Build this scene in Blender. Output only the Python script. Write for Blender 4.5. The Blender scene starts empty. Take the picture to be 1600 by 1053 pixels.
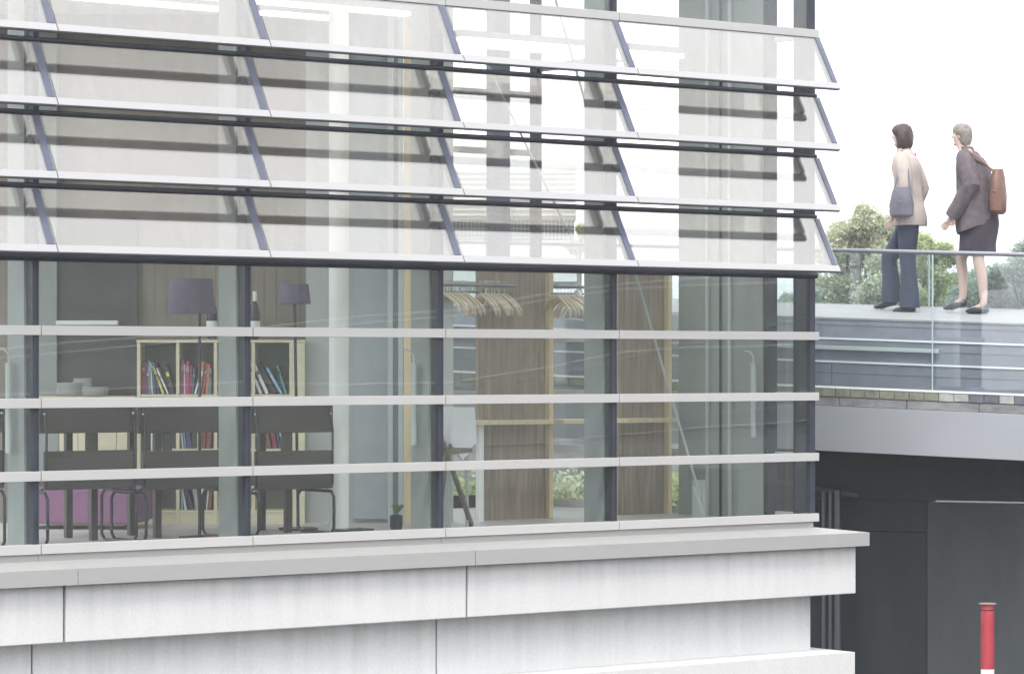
import bpy, bmesh, math, random
from mathutils import Vector, Matrix, Euler
random.seed(7)
R = math.radians
scene = bpy.context.scene
col = scene.collection

# ------------------------------------------------------------------ camera
F = 4800.0                       # focal length in photo pixels (1600 wide)
HY = 568.0                       # eye level in the photo
FWD = Vector((.6058, .7956, 0)); RGT = Vector((.7956, -.6058, 0)); UP = Vector((0, 0, 1))
CAM = Vector((-15.68, -16.87, 1.115))
cd = bpy.data.cameras.new('camera'); cam = bpy.data.objects.new('camera', cd); col.objects.link(cam)
cam.location = CAM
cam.rotation_euler = (R(90), 0, math.atan2(FWD.y, FWD.x) - R(90))
cd.sensor_width = 36; cd.lens = 36 * F / 1600; cd.shift_y = (HY - 526.5) / 1600
cd.clip_end = 3000; cd.clip_start = .1
scene.camera = cam

# ------------------------------------------------------------------ light
SUN_EL, SUN_AZ = 52, 215         # degrees; azimuth measured from +X, sun stands behind the camera to its left
w = bpy.data.worlds.new('World'); scene.world = w; w.use_nodes = True
nt = w.node_tree; N = nt.nodes; L = nt.links
bg = N['Background']
sky = N.new('ShaderNodeTexSky'); sky.sky_type = 'NISHITA'; sky.sun_disc = False
sky.sun_elevation = R(SUN_EL); sky.sun_rotation = R(90 - SUN_AZ)
sky.air_density = 1.0; sky.dust_density = 4.0; sky.ozone_density = 1.0
hs = N.new('ShaderNodeHueSaturation'); hs.inputs['Saturation'].default_value = .12
mx = N.new('ShaderNodeMixRGB'); mx.inputs[0].default_value = .75
mx.inputs[2].default_value = (16.5, 16.7, 17.2, 1)      # even cloud cover over the clear sky
L.new(sky.outputs[0], hs.inputs['Color']); L.new(hs.outputs[0], mx.inputs[1]); L.new(mx.outputs[0], bg.inputs['Color'])
bg.inputs['Strength'].default_value = .1
sd = bpy.data.lights.new('sun', 'SUN'); sd.energy = 1.3; sd.angle = R(14); sd.color = (1, .97, .93)
sun = bpy.data.objects.new('sun', sd); col.objects.link(sun)
to_sun = Vector((math.cos(R(SUN_EL)) * math.cos(R(SUN_AZ)), math.cos(R(SUN_EL)) * math.sin(R(SUN_AZ)), math.sin(R(SUN_EL))))
sun.rotation_euler = to_sun.to_track_quat('Z', 'Y').to_euler()
scene.view_settings.view_transform = 'Standard'; scene.view_settings.look = 'None'
scene.view_settings.exposure = .9; scene.view_settings.gamma = 1
scene.cycles.transparent_max_bounces = 32; scene.cycles.max_bounces = 10
scene.cycles.glossy_bounces = 5; scene.cycles.diffuse_bounces = 4
scene.cycles.caustics_reflective = False
scene.cycles.sample_clamp_indirect = 6
scene.cycles.use_denoising = True

# ------------------------------------------------------------------ helpers
def ray(px, py): return FWD * F + RGT * (px - 800) - UP * (py - HY)
def at(px, py, Y):                      # point on the plane y = Y seen there
    d = ray(px, py); return CAM + d * ((Y - CAM.y) / d.y)
def atX(px, py, X):
    d = ray(px, py); return CAM + d * ((X - CAM.x) / d.x)
def atZ(px, py, z):
    d = ray(px, py); return CAM + d * ((z - CAM.z) / d.z)
def atD(px, py, D):                     # point at depth D metres
    return CAM + ray(px, py) * (D / F)
def X0(px, Y=0.0): return at(px, HY, Y).x
DW = 22.6                               # the inner rooms are turned: their own frame, x along RGT, y away from the street
FM = Matrix.Translation(Vector(((CAM + FWD * DW).x, (CAM + FWD * DW).y, 0))) @ Matrix.Rotation(math.atan2(RGT.y, RGT.x), 4, 'Z')
def LX(px, t=0.0): return (px - 800) * (DW + t) / F
def LZ(py, t=0.0): return CAM.z + (HY - py) * (DW + t) / F
def W(x, y, z): return FM @ Vector((x, y, z))

def mat(name, color, rough=.6, metal=0, var=.0, scale=6, stretch=(1, 1, 1), bump=0, bscale=40, c2=None, spec=.5, detail=5, trans=None):
    m = bpy.data.materials.new(name); m.use_nodes = True
    n = m.node_tree.nodes; l = m.node_tree.links; b = n['Principled BSDF']
    b.inputs['Base Color'].default_value = (*color, 1); b.inputs['Roughness'].default_value = rough
    b.inputs['Metallic'].default_value = metal
    b.inputs['Specular IOR Level'].default_value = spec
    if var or bump or c2:
        tc = n.new('ShaderNodeTexCoord'); mp = n.new('ShaderNodeMapping'); mp.inputs['Scale'].default_value = stretch
        l.new(tc.outputs['Object'], mp.inputs[0])
    if var or c2:
        no = n.new('ShaderNodeTexNoise'); no.inputs['Scale'].default_value = scale; no.inputs['Detail'].default_value = detail
        no.inputs['Roughness'].default_value = .65
        l.new(mp.outputs[0], no.inputs['Vector'])
        cr = n.new('ShaderNodeValToRGB'); cr.color_ramp.elements[0].position = .3; cr.color_ramp.elements[1].position = .7
        a = c2 if c2 else tuple(c * (1 - var) for c in color)
        cr.color_ramp.elements[0].color = (*a, 1)
        cr.color_ramp.elements[1].color = (*(color if c2 else tuple(min(1, c * (1 + var)) for c in color)), 1)
        l.new(no.outputs['Fac'], cr.inputs[0]); l.new(cr.outputs[0], b.inputs['Base Color'])
    if bump:
        nb = n.new('ShaderNodeTexNoise'); nb.inputs['Scale'].default_value = bscale; nb.inputs['Detail'].default_value = 4
        l.new(mp.outputs[0], nb.inputs['Vector'])
        bp = n.new('ShaderNodeBump'); bp.inputs['Strength'].default_value = bump; bp.inputs['Distance'].default_value = .01
        l.new(nb.outputs['Fac'], bp.inputs['Height']); l.new(bp.outputs[0], b.inputs['Normal'])
    return m

def glass(name, tint, k, k0=.04, wob=0.0, rough=0.0, veil=0.0, gcol=(1, 1, 1)):
    m = bpy.data.materials.new(name); m.use_nodes = True
    n = m.node_tree.nodes; l = m.node_tree.links; n.clear()
    out = n.new('ShaderNodeOutputMaterial')
    tr = n.new('ShaderNodeBsdfTransparent'); tr.inputs[0].default_value = (*tint, 1)
    gl = n.new('ShaderNodeBsdfGlossy'); gl.inputs['Roughness'].default_value = rough; gl.inputs[0].default_value = (*gcol, 1)
    lw = n.new('ShaderNodeLayerWeight'); lw.inputs['Blend'].default_value = .5
    pw = n.new('ShaderNodeMath'); pw.operation = 'POWER'; pw.inputs[1].default_value = 5
    l.new(lw.outputs['Facing'], pw.inputs[0])
    ma = n.new('ShaderNodeMath'); ma.operation = 'MULTIPLY_ADD'; ma.inputs[1].default_value = .96 * k; ma.inputs[2].default_value = k0 * k
    ma.use_clamp = True
    l.new(pw.outputs[0], ma.inputs[0])
    mi = n.new('ShaderNodeMixShader'); l.new(ma.outputs[0], mi.inputs[0]); l.new(tr.outputs[0], mi.inputs[1]); l.new(gl.outputs[0], mi.inputs[2])
    if wob:
        tc = n.new('ShaderNodeTexCoord'); nb = n.new('ShaderNodeTexNoise'); nb.inputs['Scale'].default_value = 1.1; nb.inputs['Detail'].default_value = 0
        bp = n.new('ShaderNodeBump'); bp.inputs['Strength'].default_value = wob; bp.inputs['Distance'].default_value = .01
        l.new(tc.outputs['Object'], nb.inputs['Vector']); l.new(nb.outputs['Fac'], bp.inputs['Height']); l.new(bp.outputs[0], gl.inputs['Normal'])
    last = mi
    if veil:
        df = n.new('ShaderNodeBsdfTranslucent'); df.inputs[0].default_value = (.9, .9, .88, 1)
        d2 = n.new('ShaderNodeBsdfDiffuse'); d2.inputs[0].default_value = (.85, .85, .83, 1)
        mm = n.new('ShaderNodeMixShader'); mm.inputs[0].default_value = .14; l.new(df.outputs[0], mm.inputs[1]); l.new(d2.outputs[0], mm.inputs[2])
        m2 = n.new('ShaderNodeMixShader')
        g_ = n.new('ShaderNodeNewGeometry'); mp = n.new('ShaderNodeMapping'); mp.inputs['Scale'].default_value = (1, .5, .12); l.new(g_.outputs['Position'], mp.inputs[0])
        nz = n.new('ShaderNodeTexNoise'); nz.inputs['Scale'].default_value = 14; nz.inputs['Detail'].default_value = 8; nz.inputs['Roughness'].default_value = .7; l.new(mp.outputs[0], nz.inputs['Vector'])
        mr = n.new('ShaderNodeMapRange'); mr.inputs[1].default_value = .35; mr.inputs[2].default_value = .75; mr.inputs[3].default_value = veil * .75; mr.inputs[4].default_value = veil * 1.5
        l.new(nz.outputs['Fac'], mr.inputs[0]); l.new(mr.outputs[0], m2.inputs[0])
        l.new(mi.outputs[0], m2.inputs[1]); l.new(mm.outputs[0], m2.inputs[2]); last = m2
    l.new(last.outputs[0], out.inputs[0])
    return m

def emit(name, c, s):
    m = bpy.data.materials.new(name); m.use_nodes = True; b = m.node_tree.nodes['Principled BSDF']
    b.inputs['Base Color'].default_value = (*c, 1); b.inputs['Emission Color'].default_value = (*c, 1); b.inputs['Emission Strength'].default_value = s
    return m

ORG = {}
class MB:
    def __init__(s): s.v = []; s.f = []; s.m = []; s.mi = 0; s.smooth = False
    def add(s, vs, fs):
        o = len(s.v); s.v += [Vector(v) for v in vs]; s.f += [tuple(i + o for i in f) for f in fs]; s.m += [s.mi] * len(fs); return s
    def box(s, x0, x1, y0, y1, z0, z1):
        return s.add([(x0, y0, z0), (x1, y0, z0), (x1, y1, z0), (x0, y1, z0), (x0, y0, z1), (x1, y0, z1), (x1, y1, z1), (x0, y1, z1)],
                     [(0, 3, 2, 1), (4, 5, 6, 7), (0, 1, 5, 4), (1, 2, 6, 5), (2, 3, 7, 6), (3, 0, 4, 7)])
    def obox(s, o, a, b, c):            # origin corner and three edge vectors
        o, a, b, c = Vector(o), Vector(a), Vector(b), Vector(c)
        if a.cross(b).dot(c) < 0: a, b = b, a
        return s.add([o, o + a, o + a + b, o + b, o + c, o + a + c, o + a + b + c, o + b + c],
                     [(0, 3, 2, 1), (4, 5, 6, 7), (0, 1, 5, 4), (1, 2, 6, 5), (2, 3, 7, 6), (3, 0, 4, 7)])
    def bar(s, p, q, wd, ht, up=(0, 0, 1)):  # rectangular bar from p to q
        p, q = Vector(p), Vector(q); d = (q - p).normalized(); sd = d.cross(Vector(up)).normalized(); u = sd.cross(d)
        return s.obox(p - sd * wd / 2 - u * ht / 2, q - p, sd * wd, u * ht)
    def tube(s, pts, r, n=10, closed=False):
        pts = [Vector(p) for p in pts]; k = len(pts); rs = r if isinstance(r, (list, tuple)) else [r] * k
        vs = []; prev = None
        for i, p in enumerate(pts):
            a = pts[(i - 1) % k] if (closed or i > 0) else p; b = pts[(i + 1) % k] if (closed or i < k - 1) else p
            t = (b - a).normalized()
            if prev is None:
                h = Vector((0, 0, 1)) if abs(t.z) < .9 else Vector((1, 0, 0)); u = t.cross(h).normalized()
            else: u = (prev - t * prev.dot(t)).normalized()
            prev = u; v = t.cross(u)
            vs += [p + (u * math.cos(2 * math.pi * j / n) + v * math.sin(2 * math.pi * j / n)) * rs[i] for j in range(n)]
        fs = []
        for i in range(k if closed else k - 1):
            i2 = (i + 1) % k
            fs += [(i * n + j, i * n + (j + 1) % n, i2 * n + (j + 1) % n, i2 * n + j) for j in range(n)]
        if not closed: fs += [tuple(reversed(range(n))), tuple(range((k - 1) * n, k * n))]
        s.smooth = True
        return s.add(vs, fs)
    def loft(s, rings, n=20, cap=True):  # rings: (cx, cy, cz, rx, ry, tilt about y)
        vs = []
        for (cx, cy, cz, rx, ry, *t) in rings:
            t = t[0] if t else 0
            for j in range(n):
                a = 2 * math.pi * j / n; x = rx * math.cos(a); y = ry * math.sin(a)
                vs.append((cx + x * math.cos(t), cy + y, cz + x * math.sin(t)))
        k = len(rings)
        fs = [(i * n + j, i * n + (j + 1) % n, (i + 1) * n + (j + 1) % n, (i + 1) * n + j) for i in range(k - 1) for j in range(n)]
        if cap: fs += [tuple(reversed(range(n))), tuple(range((k - 1) * n, k * n))]
        s.smooth = True
        return s.add(vs, fs)
    def ell(s, c, r, n=14, m=9, zmin=-1, rot=None):
        c = Vector(c); vs = []; rr = r if isinstance(r, (tuple, list)) else (r, r, r)
        for i in range(m + 1):
            ph = -math.pi / 2 + math.pi * i / m
            for j in range(n):
                th = 2 * math.pi * j / n
                p = Vector((rr[0] * math.cos(ph) * math.cos(th), rr[1] * math.cos(ph) * math.sin(th), rr[2] * max(zmin, math.sin(ph))))
                if rot: p = rot @ p
                vs.append(c + p)
        s.smooth = True
        return s.add(vs, [(i * n + j, i * n + (j + 1) % n, (i + 1) * n + (j + 1) % n, (i + 1) * n + j) for i in range(m) for j in range(n)])
    def lathe(s, c, prof, n=20):
        c = Vector(c); vs = [c + Vector((r * math.cos(2 * math.pi * j / n), r * math.sin(2 * math.pi * j / n), z)) for (r, z) in prof for j in range(n)]
        k = len(prof)
        s.add(vs, [(i * n + j, i * n + (j + 1) % n, (i + 1) * n + (j + 1) % n, (i + 1) * n + j) for i in range(k - 1) for j in range(n)] + [tuple(reversed(range(n))), tuple(range((k - 1) * n, k * n))])
        s.smooth = True; return s
    def w(s, Mx=None):
        Mx = Mx or FM; s.v = [Mx @ v for v in s.v]; return s
    def build(s, name, ms, parent=None, bevel=0, loc=None):
        me = bpy.data.meshes.new(name)
        o = Vector(loc) if loc is not None else (ORG[parent] if parent else Vector((0, 0, 0)))
        me.from_pydata([v - o for v in s.v], [], s.f)
        for mm in (ms if isinstance(ms, (list, tuple)) else [ms]): me.materials.append(mm)
        me.polygons.foreach_set('material_index', s.m)
        if s.smooth: me.polygons.foreach_set('use_smooth', [True] * len(s.f))
        me.validate(); me.update()
        ob = bpy.data.objects.new(name, me); col.objects.link(ob)
        if parent: ob.parent = parent
        else: ob.location = o
        ORG[ob] = o
        if s.smooth and len(s.f) < 60000:
            try: me.shade_smooth(); me.set_sharp_from_angle(angle=R(38))
            except Exception: pass
        if bevel:
            bv = ob.modifiers.new('bevel', 'BEVEL'); bv.width = bevel; bv.segments = 2; bv.limit_method = 'ANGLE'
        return ob

def tag(o, label=None, cat=None, group=None, kind=None):
    if label: o['label'] = label
    if cat: o['category'] = cat
    if group: o['group'] = group
    if kind: o['kind'] = kind
    return o
def empty(name, loc, label, cat, group=None, rz=0, local=False):
    o = bpy.data.objects.new(name, None); col.objects.link(o); o.location = loc; o.rotation_euler = (0, 0, rz); o.empty_display_size = .2
    ORG[o] = Vector((0, 0, 0)) if local else Vector(loc)
    return tag(o, label, cat, group)
def kids(o): return [c for c in bpy.data.objects if c.parent == o]
def copy_tree(o, parent=None):
    c = o.copy(); col.objects.link(c); ORG[c] = ORG[o]
    if parent: c.parent = parent
    for ch in kids(o): copy_tree(ch, c)
    return c

# ------------------------------------------------------------------ materials
M = {}
M['alu'] = mat('pale_aluminium', (.42, .413, .403), .45, 0, .03, 2.5)
M['alu_white'] = mat('white_aluminium', (.355, .35, .355), .4, 0, .02, 3)
M['steel_dark'] = mat('dark_steel', (.034, .040, .054), .45, 0, .2, 5, spec=.25)
M['steel_mid'] = mat('slate_steel', (.085, .095, .14), .45, 0, .1, 6)
M['flash'] = mat('ledge_metal', (.335, .33, .322), .42, 0, .035, 1.6, (1, 1, 4))
M['pier'] = mat('pier_concrete', (.26, .295, .285), .6, 0, .14, 2.2, (1, 1, .35), bump=.1)
M['brown'] = mat('brown_wall', (.215, .193, .162), .7, 0, .28, 3, (1, 1, .15), detail=8)
M['timber'] = mat('oiled_timber_boards', (.275, .228, .182), .6, 0, .38, 5, (5, 5, .35), detail=9, bump=.15)
M['timber_dk'] = mat('brown_veneer', (.17, .145, .115), .5, 0, .3, 6, (5, 5, .3), detail=9)
M['plywood'] = mat('pale_plywood', (.62, .52, .34), .55, 0, .12, 6, (4, 4, .5))
M['plywood2'] = mat('pale_birch', (.64, .60, .44), .55, 0, .08, 5, (1, 1, 4))
M['interior'] = mat('interior_wall_paint', (.43, .46, .455), .8, 0, .05, 2)
M['floor_in'] = mat('interior_floor', (.52, .52, .50), .4, 0, .08, 3)
M['ceil'] = mat('ceiling_paint', (.72, .71, .68), .8, 0, .03, 2)
M['grey_dk'] = mat('charcoal_panel', (.048, .052, .052), .5, 0, .2, 2.5)
M['seat'] = mat('dark_brown_plywood', (.055, .047, .044), .42, 0, .25, 6, (.6, .6, 8))
M['black'] = mat('black_tube', (.02, .023, .03), .25, 0, .1, 6)
M['lamp'] = mat('violet_shade_fabric', (.11, .095, .15), .8, 0, .15, 20)
M['purple'] = mat('purple_sofa_fabric', (.22, .11, .20), .9, 0, .1, 14, bump=.2, bscale=200)
M['white'] = mat('white_cloth', (.82, .83, .85), .85, 0, .03, 6)
M['china'] = mat('white_china', (.68, .70, .68), .2)
M['bottle'] = mat('dark_bottle_glass', (.015, .015, .035), .08)
M['label'] = mat('paper_label', (.75, .75, .74), .7)
M['hanger'] = mat('pale_beech', (.56, .49, .38), .5, 0, .15, 12)
M['chrome'] = mat('bright_metal', (.6, .62, .62), .25, .8)
M['shaft'] = mat('tube_white', (.44, .49, .475), .35, 0, .03, 3)
M['green'] = mat('green_plastic', (.07, .17, .06), .5)
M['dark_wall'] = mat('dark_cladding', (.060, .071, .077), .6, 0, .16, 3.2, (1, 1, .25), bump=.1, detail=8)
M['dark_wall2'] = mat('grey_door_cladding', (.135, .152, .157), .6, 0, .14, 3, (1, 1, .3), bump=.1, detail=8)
M['girder'] = mat('painted_steel_girder', (.31, .325, .35), .4, 0, .05, 1.1)
M['stone'] = mat('blue_grey_stone', (.205, .217, .250), .6, 0, .16, 3.5, bump=.1)
M['deck'] = mat('deck_pale_stone', (.27, .27, .275), .7, 0, .08, 3)
M['nosing'] = mat('white_nosing', (.80, .82, .85), .5)
M['mossy'] = mat('mossy_block', (.21, .22, .165), .85, 0, .3, 9, bump=.3)
M['mossy2'] = mat('pale_worn_block', (.36, .37, .35), .85, 0, .25, 9, bump=.3)
M['slateb'] = mat('slate_block', (.13, .135, .16), .8, 0, .2, 9, bump=.3)
M['course'] = mat('rough_grey_stone', (.22, .22, .23), .8, 0, .35, 6, (1, 1, 2), bump=.4)
M['rail'] = mat('rail_grey', (.25, .26, .29), .35, .2)
M['red'] = mat('red_paint', (.36, .035, .05), .5, 0, .3, 14, (1, 1, .3), detail=8)
M['whitep'] = mat('white_paint', (.8, .8, .8), .5, 0, .05, 8)
M['asphalt'] = mat('asphalt', (.055, .056, .058), .9, 0, .25, 8, bump=.4)
M['hill'] = mat('grass_slope', (.11, .12, .10), .9, 0, .5, .35, bump=.2, bscale=3)
M['pipe'] = mat('galvanised_pipe', (.20, .21, .235), .35, .4)
M['glass'] = glass('window_glass', (.925, .942, .935), 1.15, wob=.14, veil=.012)
M['louvre'] = glass('solar_control_glass', (.90, .895, .875), 4.3, .045, veil=.065, gcol=(.90, .885, .865))
M['bglass'] = glass('barrier_glass', (.93, .955, .96), 1.0, .05)
M['bedge'] = mat('glass_edge', (.40, .50, .50), .2)
M['light'] = emit('fluorescent_diffuser', (1.0, .96, .88), 1.4)
M['clad'] = mat('ribbed_cladding', (.62, .61, .58), .6, 0, .05, 2)
M['teal'] = mat('teal_glazing', (.10, .17, .18), .2, 0, .2, 1.5)
M['skin'] = mat('skin', (.56, .42, .36), .55)
M['hair1'] = mat('dark_brown_hair', (.05, .035, .03), .6, 0, .4, 30)
M['hair2'] = mat('grey_hair', (.22, .19, .17), .6, 0, .4, 30)
M['coat1'] = mat('beige_coat', (.42, .36, .33), .85, 0, .1, 12, bump=.2, bscale=30)
M['trouser'] = mat('navy_trousers', (.032, .040, .070), .85, 0, .2, 10, bump=.2, bscale=25)
M['coat2'] = mat('mauve_grey_tweed', (.115, .095, .105), .9, 0, .3, 16, bump=.3, bscale=30)
M['skirt'] = mat('dark_skirt', (.045, .036, .05), .9, 0, .2, 10)
M['shoe'] = mat('black_leather', (.02, .02, .028), .35)
M['bag1'] = mat('slate_bag', (.12, .12, .15), .6, 0, .2, 8)
M['bag2'] = mat('rust_leather', (.15, .075, .055), .5, 0, .2, 8)

def concrete(name, base, streak, top, zt, zh, low=None):
    m = bpy.data.materials.new(name); m.use_nodes = True; n = m.node_tree.nodes; l = m.node_tree.links; b = n['Principled BSDF']
    b.inputs['Roughness'].default_value = .85; b.inputs['Specular IOR Level'].default_value = .2
    g = n.new('ShaderNodeNewGeometry')
    def noise(sc, st, det=6, ro=.6):
        mp = n.new('ShaderNodeMapping'); mp.inputs['Scale'].default_value = st; l.new(g.outputs['Position'], mp.inputs[0])
        t = n.new('ShaderNodeTexNoise'); t.inputs['Scale'].default_value = sc; t.inputs['Detail'].default_value = det; t.inputs['Roughness'].default_value = ro
        l.new(mp.outputs[0], t.inputs['Vector']); return t.outputs['Fac']
    def ramp(x, a, bb, pa, pb):
        r = n.new('ShaderNodeValToRGB'); e = r.color_ramp.elements; e[0].position = pa; e[1].position = pb; e[0].color = (*a, 1); e[1].color = (*bb, 1)
        l.new(x, r.inputs[0]); return r.outputs[0]
    base2 = tuple(c * .955 for c in base)
    c1 = ramp(noise(2.2, (1, 1, 1.2)), base2, base, .3, .7)
    st = ramp(noise(9, (1, 1, .07), 7), (0, 0, 0), (1, 1, 1), .42, .75)
    mx1 = n.new('ShaderNodeMixRGB'); mx1.inputs[2].default_value = (*streak, 1); l.new(c1, mx1.inputs[1])
    # drip stains run down from the ledge: strongest just under it
    sp = n.new('ShaderNodeSeparateXYZ'); l.new(g.outputs['Position'], sp.inputs[0])
    mr = n.new('ShaderNodeMapRange'); mr.inputs[1].default_value = zt - zh; mr.inputs[2].default_value = zt; mr.inputs[3].default_value = .12; mr.inputs[4].default_value = .5
    l.new(sp.outputs['Z'], mr.inputs[0])
    mu = n.new('ShaderNodeMath'); mu.operation = 'MULTIPLY'; l.new(st, mu.inputs[0]); l.new(mr.outputs[0], mu.inputs[1]); l.new(mu.outputs[0], mx1.inputs[0])
    fine = ramp(noise(55, (1, 1, 1), 3), (.93, .93, .93), (1, 1, 1), .35, .6)
    mx2 = n.new('ShaderNodeMixRGB'); mx2.blend_type = 'MULTIPLY'; mx2.inputs[0].default_value = 1; l.new(mx1.outputs[0], mx2.inputs[1]); l.new(fine, mx2.inputs[2])
    l.new(mx2.outputs[0], b.inputs['Base Color'])
    bp = n.new('ShaderNodeBump'); bp.inputs['Strength'].default_value = .15; bp.inputs['Distance'].default_value = .01
    l.new(noise(60, (1, 1, 1), 4), bp.inputs['Height']); l.new(bp.outputs[0], b.inputs['Normal'])
    return m
M['conc'] = concrete('white_precast_concrete', (.63, .625, .62), (.36, .37, .37), None, -.24, .30)
M['conc2'] = concrete('pale_concrete_wall', (.68, .685, .68), (.40, .41, .40), None, -.6, .45)

# ------------------------------------------------------------------ setting: ground, added slope
GZ = -1.75
tag(MB().box(-299, 399, -299, 399, GZ - .5, GZ).build('ground', M['asphalt']), kind='structure')
def slope_mesh():
    mb = MB(); rows = []; na = 40; nr = 10
    for i in range(nr):
        r = 52 + i * 4.5; h = 11.5 * math.sin(math.pi / 2 * i / (nr - 1))
        for j in range(na):
            a = R(-95 + 85 * j / (na - 1))
            rows.append((r * math.cos(a) + random.uniform(-.8, .8), r * math.sin(a) + random.uniform(-.8, .8), GZ - .2 + h * (.85 + .25 * math.sin(j * .7) * (i / nr)) + random.uniform(-.2, .2)))
    mb.add(rows, [(i * na + j, i * na + j + 1, (i + 1) * na + j + 1, (i + 1) * na + j) for i in range(nr - 1) for j in range(na - 1)])
    mb.smooth = True; return mb
tag(slope_mesh().build('hill', M['hill']), kind='structure')  # added out of view as a dark backdrop for the lower windows' reflections

# ------------------------------------------------------------------ the glass building
bld = empty('glass_building', (0, 0, GZ), 'pale concrete building with tilted glass louvres above rows of clear windows', 'building')
XM = [X0(391) - (X0(692) - X0(391)), X0(391), X0(692), X0(963), 0.0]     # window joints
bay = XM[2] - XM[1]
XM = [XM[0] - bay * 1.0] + XM
XL = XM[0]
YB = 3.4                                                                 # depth of the rooms
TOPZ = 5.2
ROWS = [0, .45, .9, 1.35]
# transoms: pale flat bars, one length per bay
def transom(z, name='transom', m='alu', y0=-.035):
    for i in range(5):
        x1 = XM[i + 1] - .003 if i < 4 else .018
        MB().box(XM[i] + .003, x1, y0, .03, z - .06, z).build(name, M[m], bld, .002)
for z in ROWS + [3.6]: transom(z)
for z in ROWS + [3.6]:                                                   # end side of the building
    MB().box(-.03, .018, .033, YB, z - .06, z).build('transom', M['alu'], bld, .002)
# mullions and piers
for i, x in enumerate(XM[1:5]):
    mb = MB().box(x - .044, x - .004, -.012, .075, -.06, TOPZ)
    mb.build('mullion', M['steel_dark'], bld)
    p = MB().box(x - .060, x - .010, .077, .29, -.06, TOPZ); p.build('pier', M['pier'], bld)
MB().box(-.055, -.002, -.012, .17, -.061, TOPZ).build('mullion', M['steel_dark'], bld)
# end wall of the building, seen from inside
MB().box(-.10, -.004, .405, .45, -.061, TOPZ).build('mullion', M['steel_dark'], bld)
MB().box(-.11, -.02, .452, 1.43, -.061, TOPZ).build('end_wall', M['pier'], bld)
for y in (.80, 1.06): MB().box(-.135, -.112, y, y + .022, -.055, TOPZ).build('wall_channel', M['shaft'], bld)
MB().box(-.128, -.112, .92, .93, -.055, TOPZ).build('wall_channel', M['steel_dark'], bld)
MB().box(-.06, -.01, YB - .1, YB, -.061, TOPZ).build('mullion', M['steel_dark'], bld)
# window panes, one per opening
for z0, z1 in [(0, .39), (.45, .84), (.9, 1.29), (1.35, 1.745), (3.6, 4.4), (4.4, TOPZ)]:
    for i in range(5):
        MB().box(XM[i] + .0, XM[i + 1] - .045 if i < 4 else -.056, .004, .010, z0, z1).build('window_pane', M['glass'], bld)
    MB().box(-.012, -.006, .172, .402, z0, z1).build('window_pane', M['glass'], bld)
    MB().box(-.012, -.006, 1.432, YB - .1, z0, z1).build('window_pane', M['glass'], bld)
# hinge bars and tilted louvres
def louvre(i, zh, first):
    x0, x1 = XM[i] + .004, (XM[i + 1] - .004 if i < 4 else .035)
    zt = zh; dy, dz = -.222, -.397
    a = Vector((0, dy, dz)).normalized(); nrm = Vector((0, a.z, -a.y)); nrm = Vector((0, -abs(nrm.y), abs(nrm.z)))
    top = Vector((x0, -.02, zt))
    if first: hb = MB().box(x0 - .004, x1, -.03, .02, zt - .006, zt - .001 + .0)
    else:
        hb = MB(); hb.tube([(x0 - .004, -.012, zt + .018), (x1 if i < 4 else .005, -.012, zt + .018)], .016, 12)
        hb.box(x0 - .004, x1 if i < 4 else 0, -.004, .03, zt + .006, zt + .040)
    par = hb.build('louvre', M['steel_dark'], bld)
    Lg = .455
    g = MB().obox(top, Vector((x1 - x0, 0, 0)), a * (Lg - .048), nrm * .008).build('glass_pane', M['louvre'], par)
    b = MB().obox(top + a * (Lg - .05) - nrm * .004, Vector((x1 - x0, 0, 0)), a * .052, nrm * .016).build('bottom_bar', M['alu_white'], par, .002)
    MB().obox(top + a * (Lg - .05) - nrm * .018, Vector((x1 - x0, 0, 0)), a * .05, nrm * .0135).build('bar_backing', M['steel_mid'], par)  # dark strip added to widen the dark band mirrored in the louvre below
    xx = x1 - .058
    MB().obox(Vector((xx, top.y, top.z)) - nrm * .04, Vector((.05 if i < 4 else .045, 0, 0)), a * (Lg - .052), nrm * .053).build('support_arm', M['steel_mid'], par, .001)
    return par
for k, zh in enumerate((3.54, 3.09, 2.64, 2.19)):
    for i in range(5): louvre(i, zh, k == 0)
for i in range(5):                                                        # rail that closes the louvre zone
    mb = MB().box(XM[i], XM[i + 1] if i < 4 else .0, -.004, .03, 1.747, 1.80)
    mb.tube([(XM[i], -.016, 1.772), (XM[i + 1] if i < 4 else .004, -.016, 1.772)], .024, 12)
    mb.build('dark_rail', M['steel_dark'], bld)
    MB().box(XM[i], XM[i + 1] if i < 4 else 0, -.010, .025, 1.803, 1.812).build('dark_rail', M['steel_dark'], bld)
for i in range(1, 5): MB().box(XM[i] - .020, XM[i] - .016, -.0135, -.0125, 0.002, 1.74).build('gasket', M['black'], bld)
for px in (58, 687): MB().box(X0(px), X0(px) + .004, -.0135, -.0125, -.110, -.064).build('sheet_seam', M['pipe'], bld)
# metal ledge
def lp(x, y, z): return (x, y, z)
MB().box(XL, -.02, -.012, .2, -.112, -.063).build('ledge_upstand', M['flash'], bld)
xj = [XL, X0(122, -.29), X0(743, -.29), .29]
for i in range(3):
    a, b = xj[i] + (.0015 if i else 0), xj[i + 1] - (.0015 if i < 2 else 0)
    last = i == 2; o = .29
    v = [(a, -o, -.239), (b, -o, -.239), (b, -o, -.140), (a, -o, -.140), (a, .0, -.104), (0 if last else b, .0, -.104)]
    mb = MB().add(v, [(0, 1, 2, 3), (3, 2, 5, 4)])
    if last:
        mb.add([(o, -o, -.239), (o, YB, -.239), (o, YB, -.140), (o, -o, -.140), (0, 0, -.104), (0, YB, -.104)], [(0, 1, 2, 3), (3, 2, 5, 4)])
    mb.add([(a, -o, -.239), (b, -o, -.239), (b, -.2, -.239), (a, -.2, -.239)], [(0, 1, 2, 3)])
    mb.build('metal_ledge', M['flash'], bld)
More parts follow.
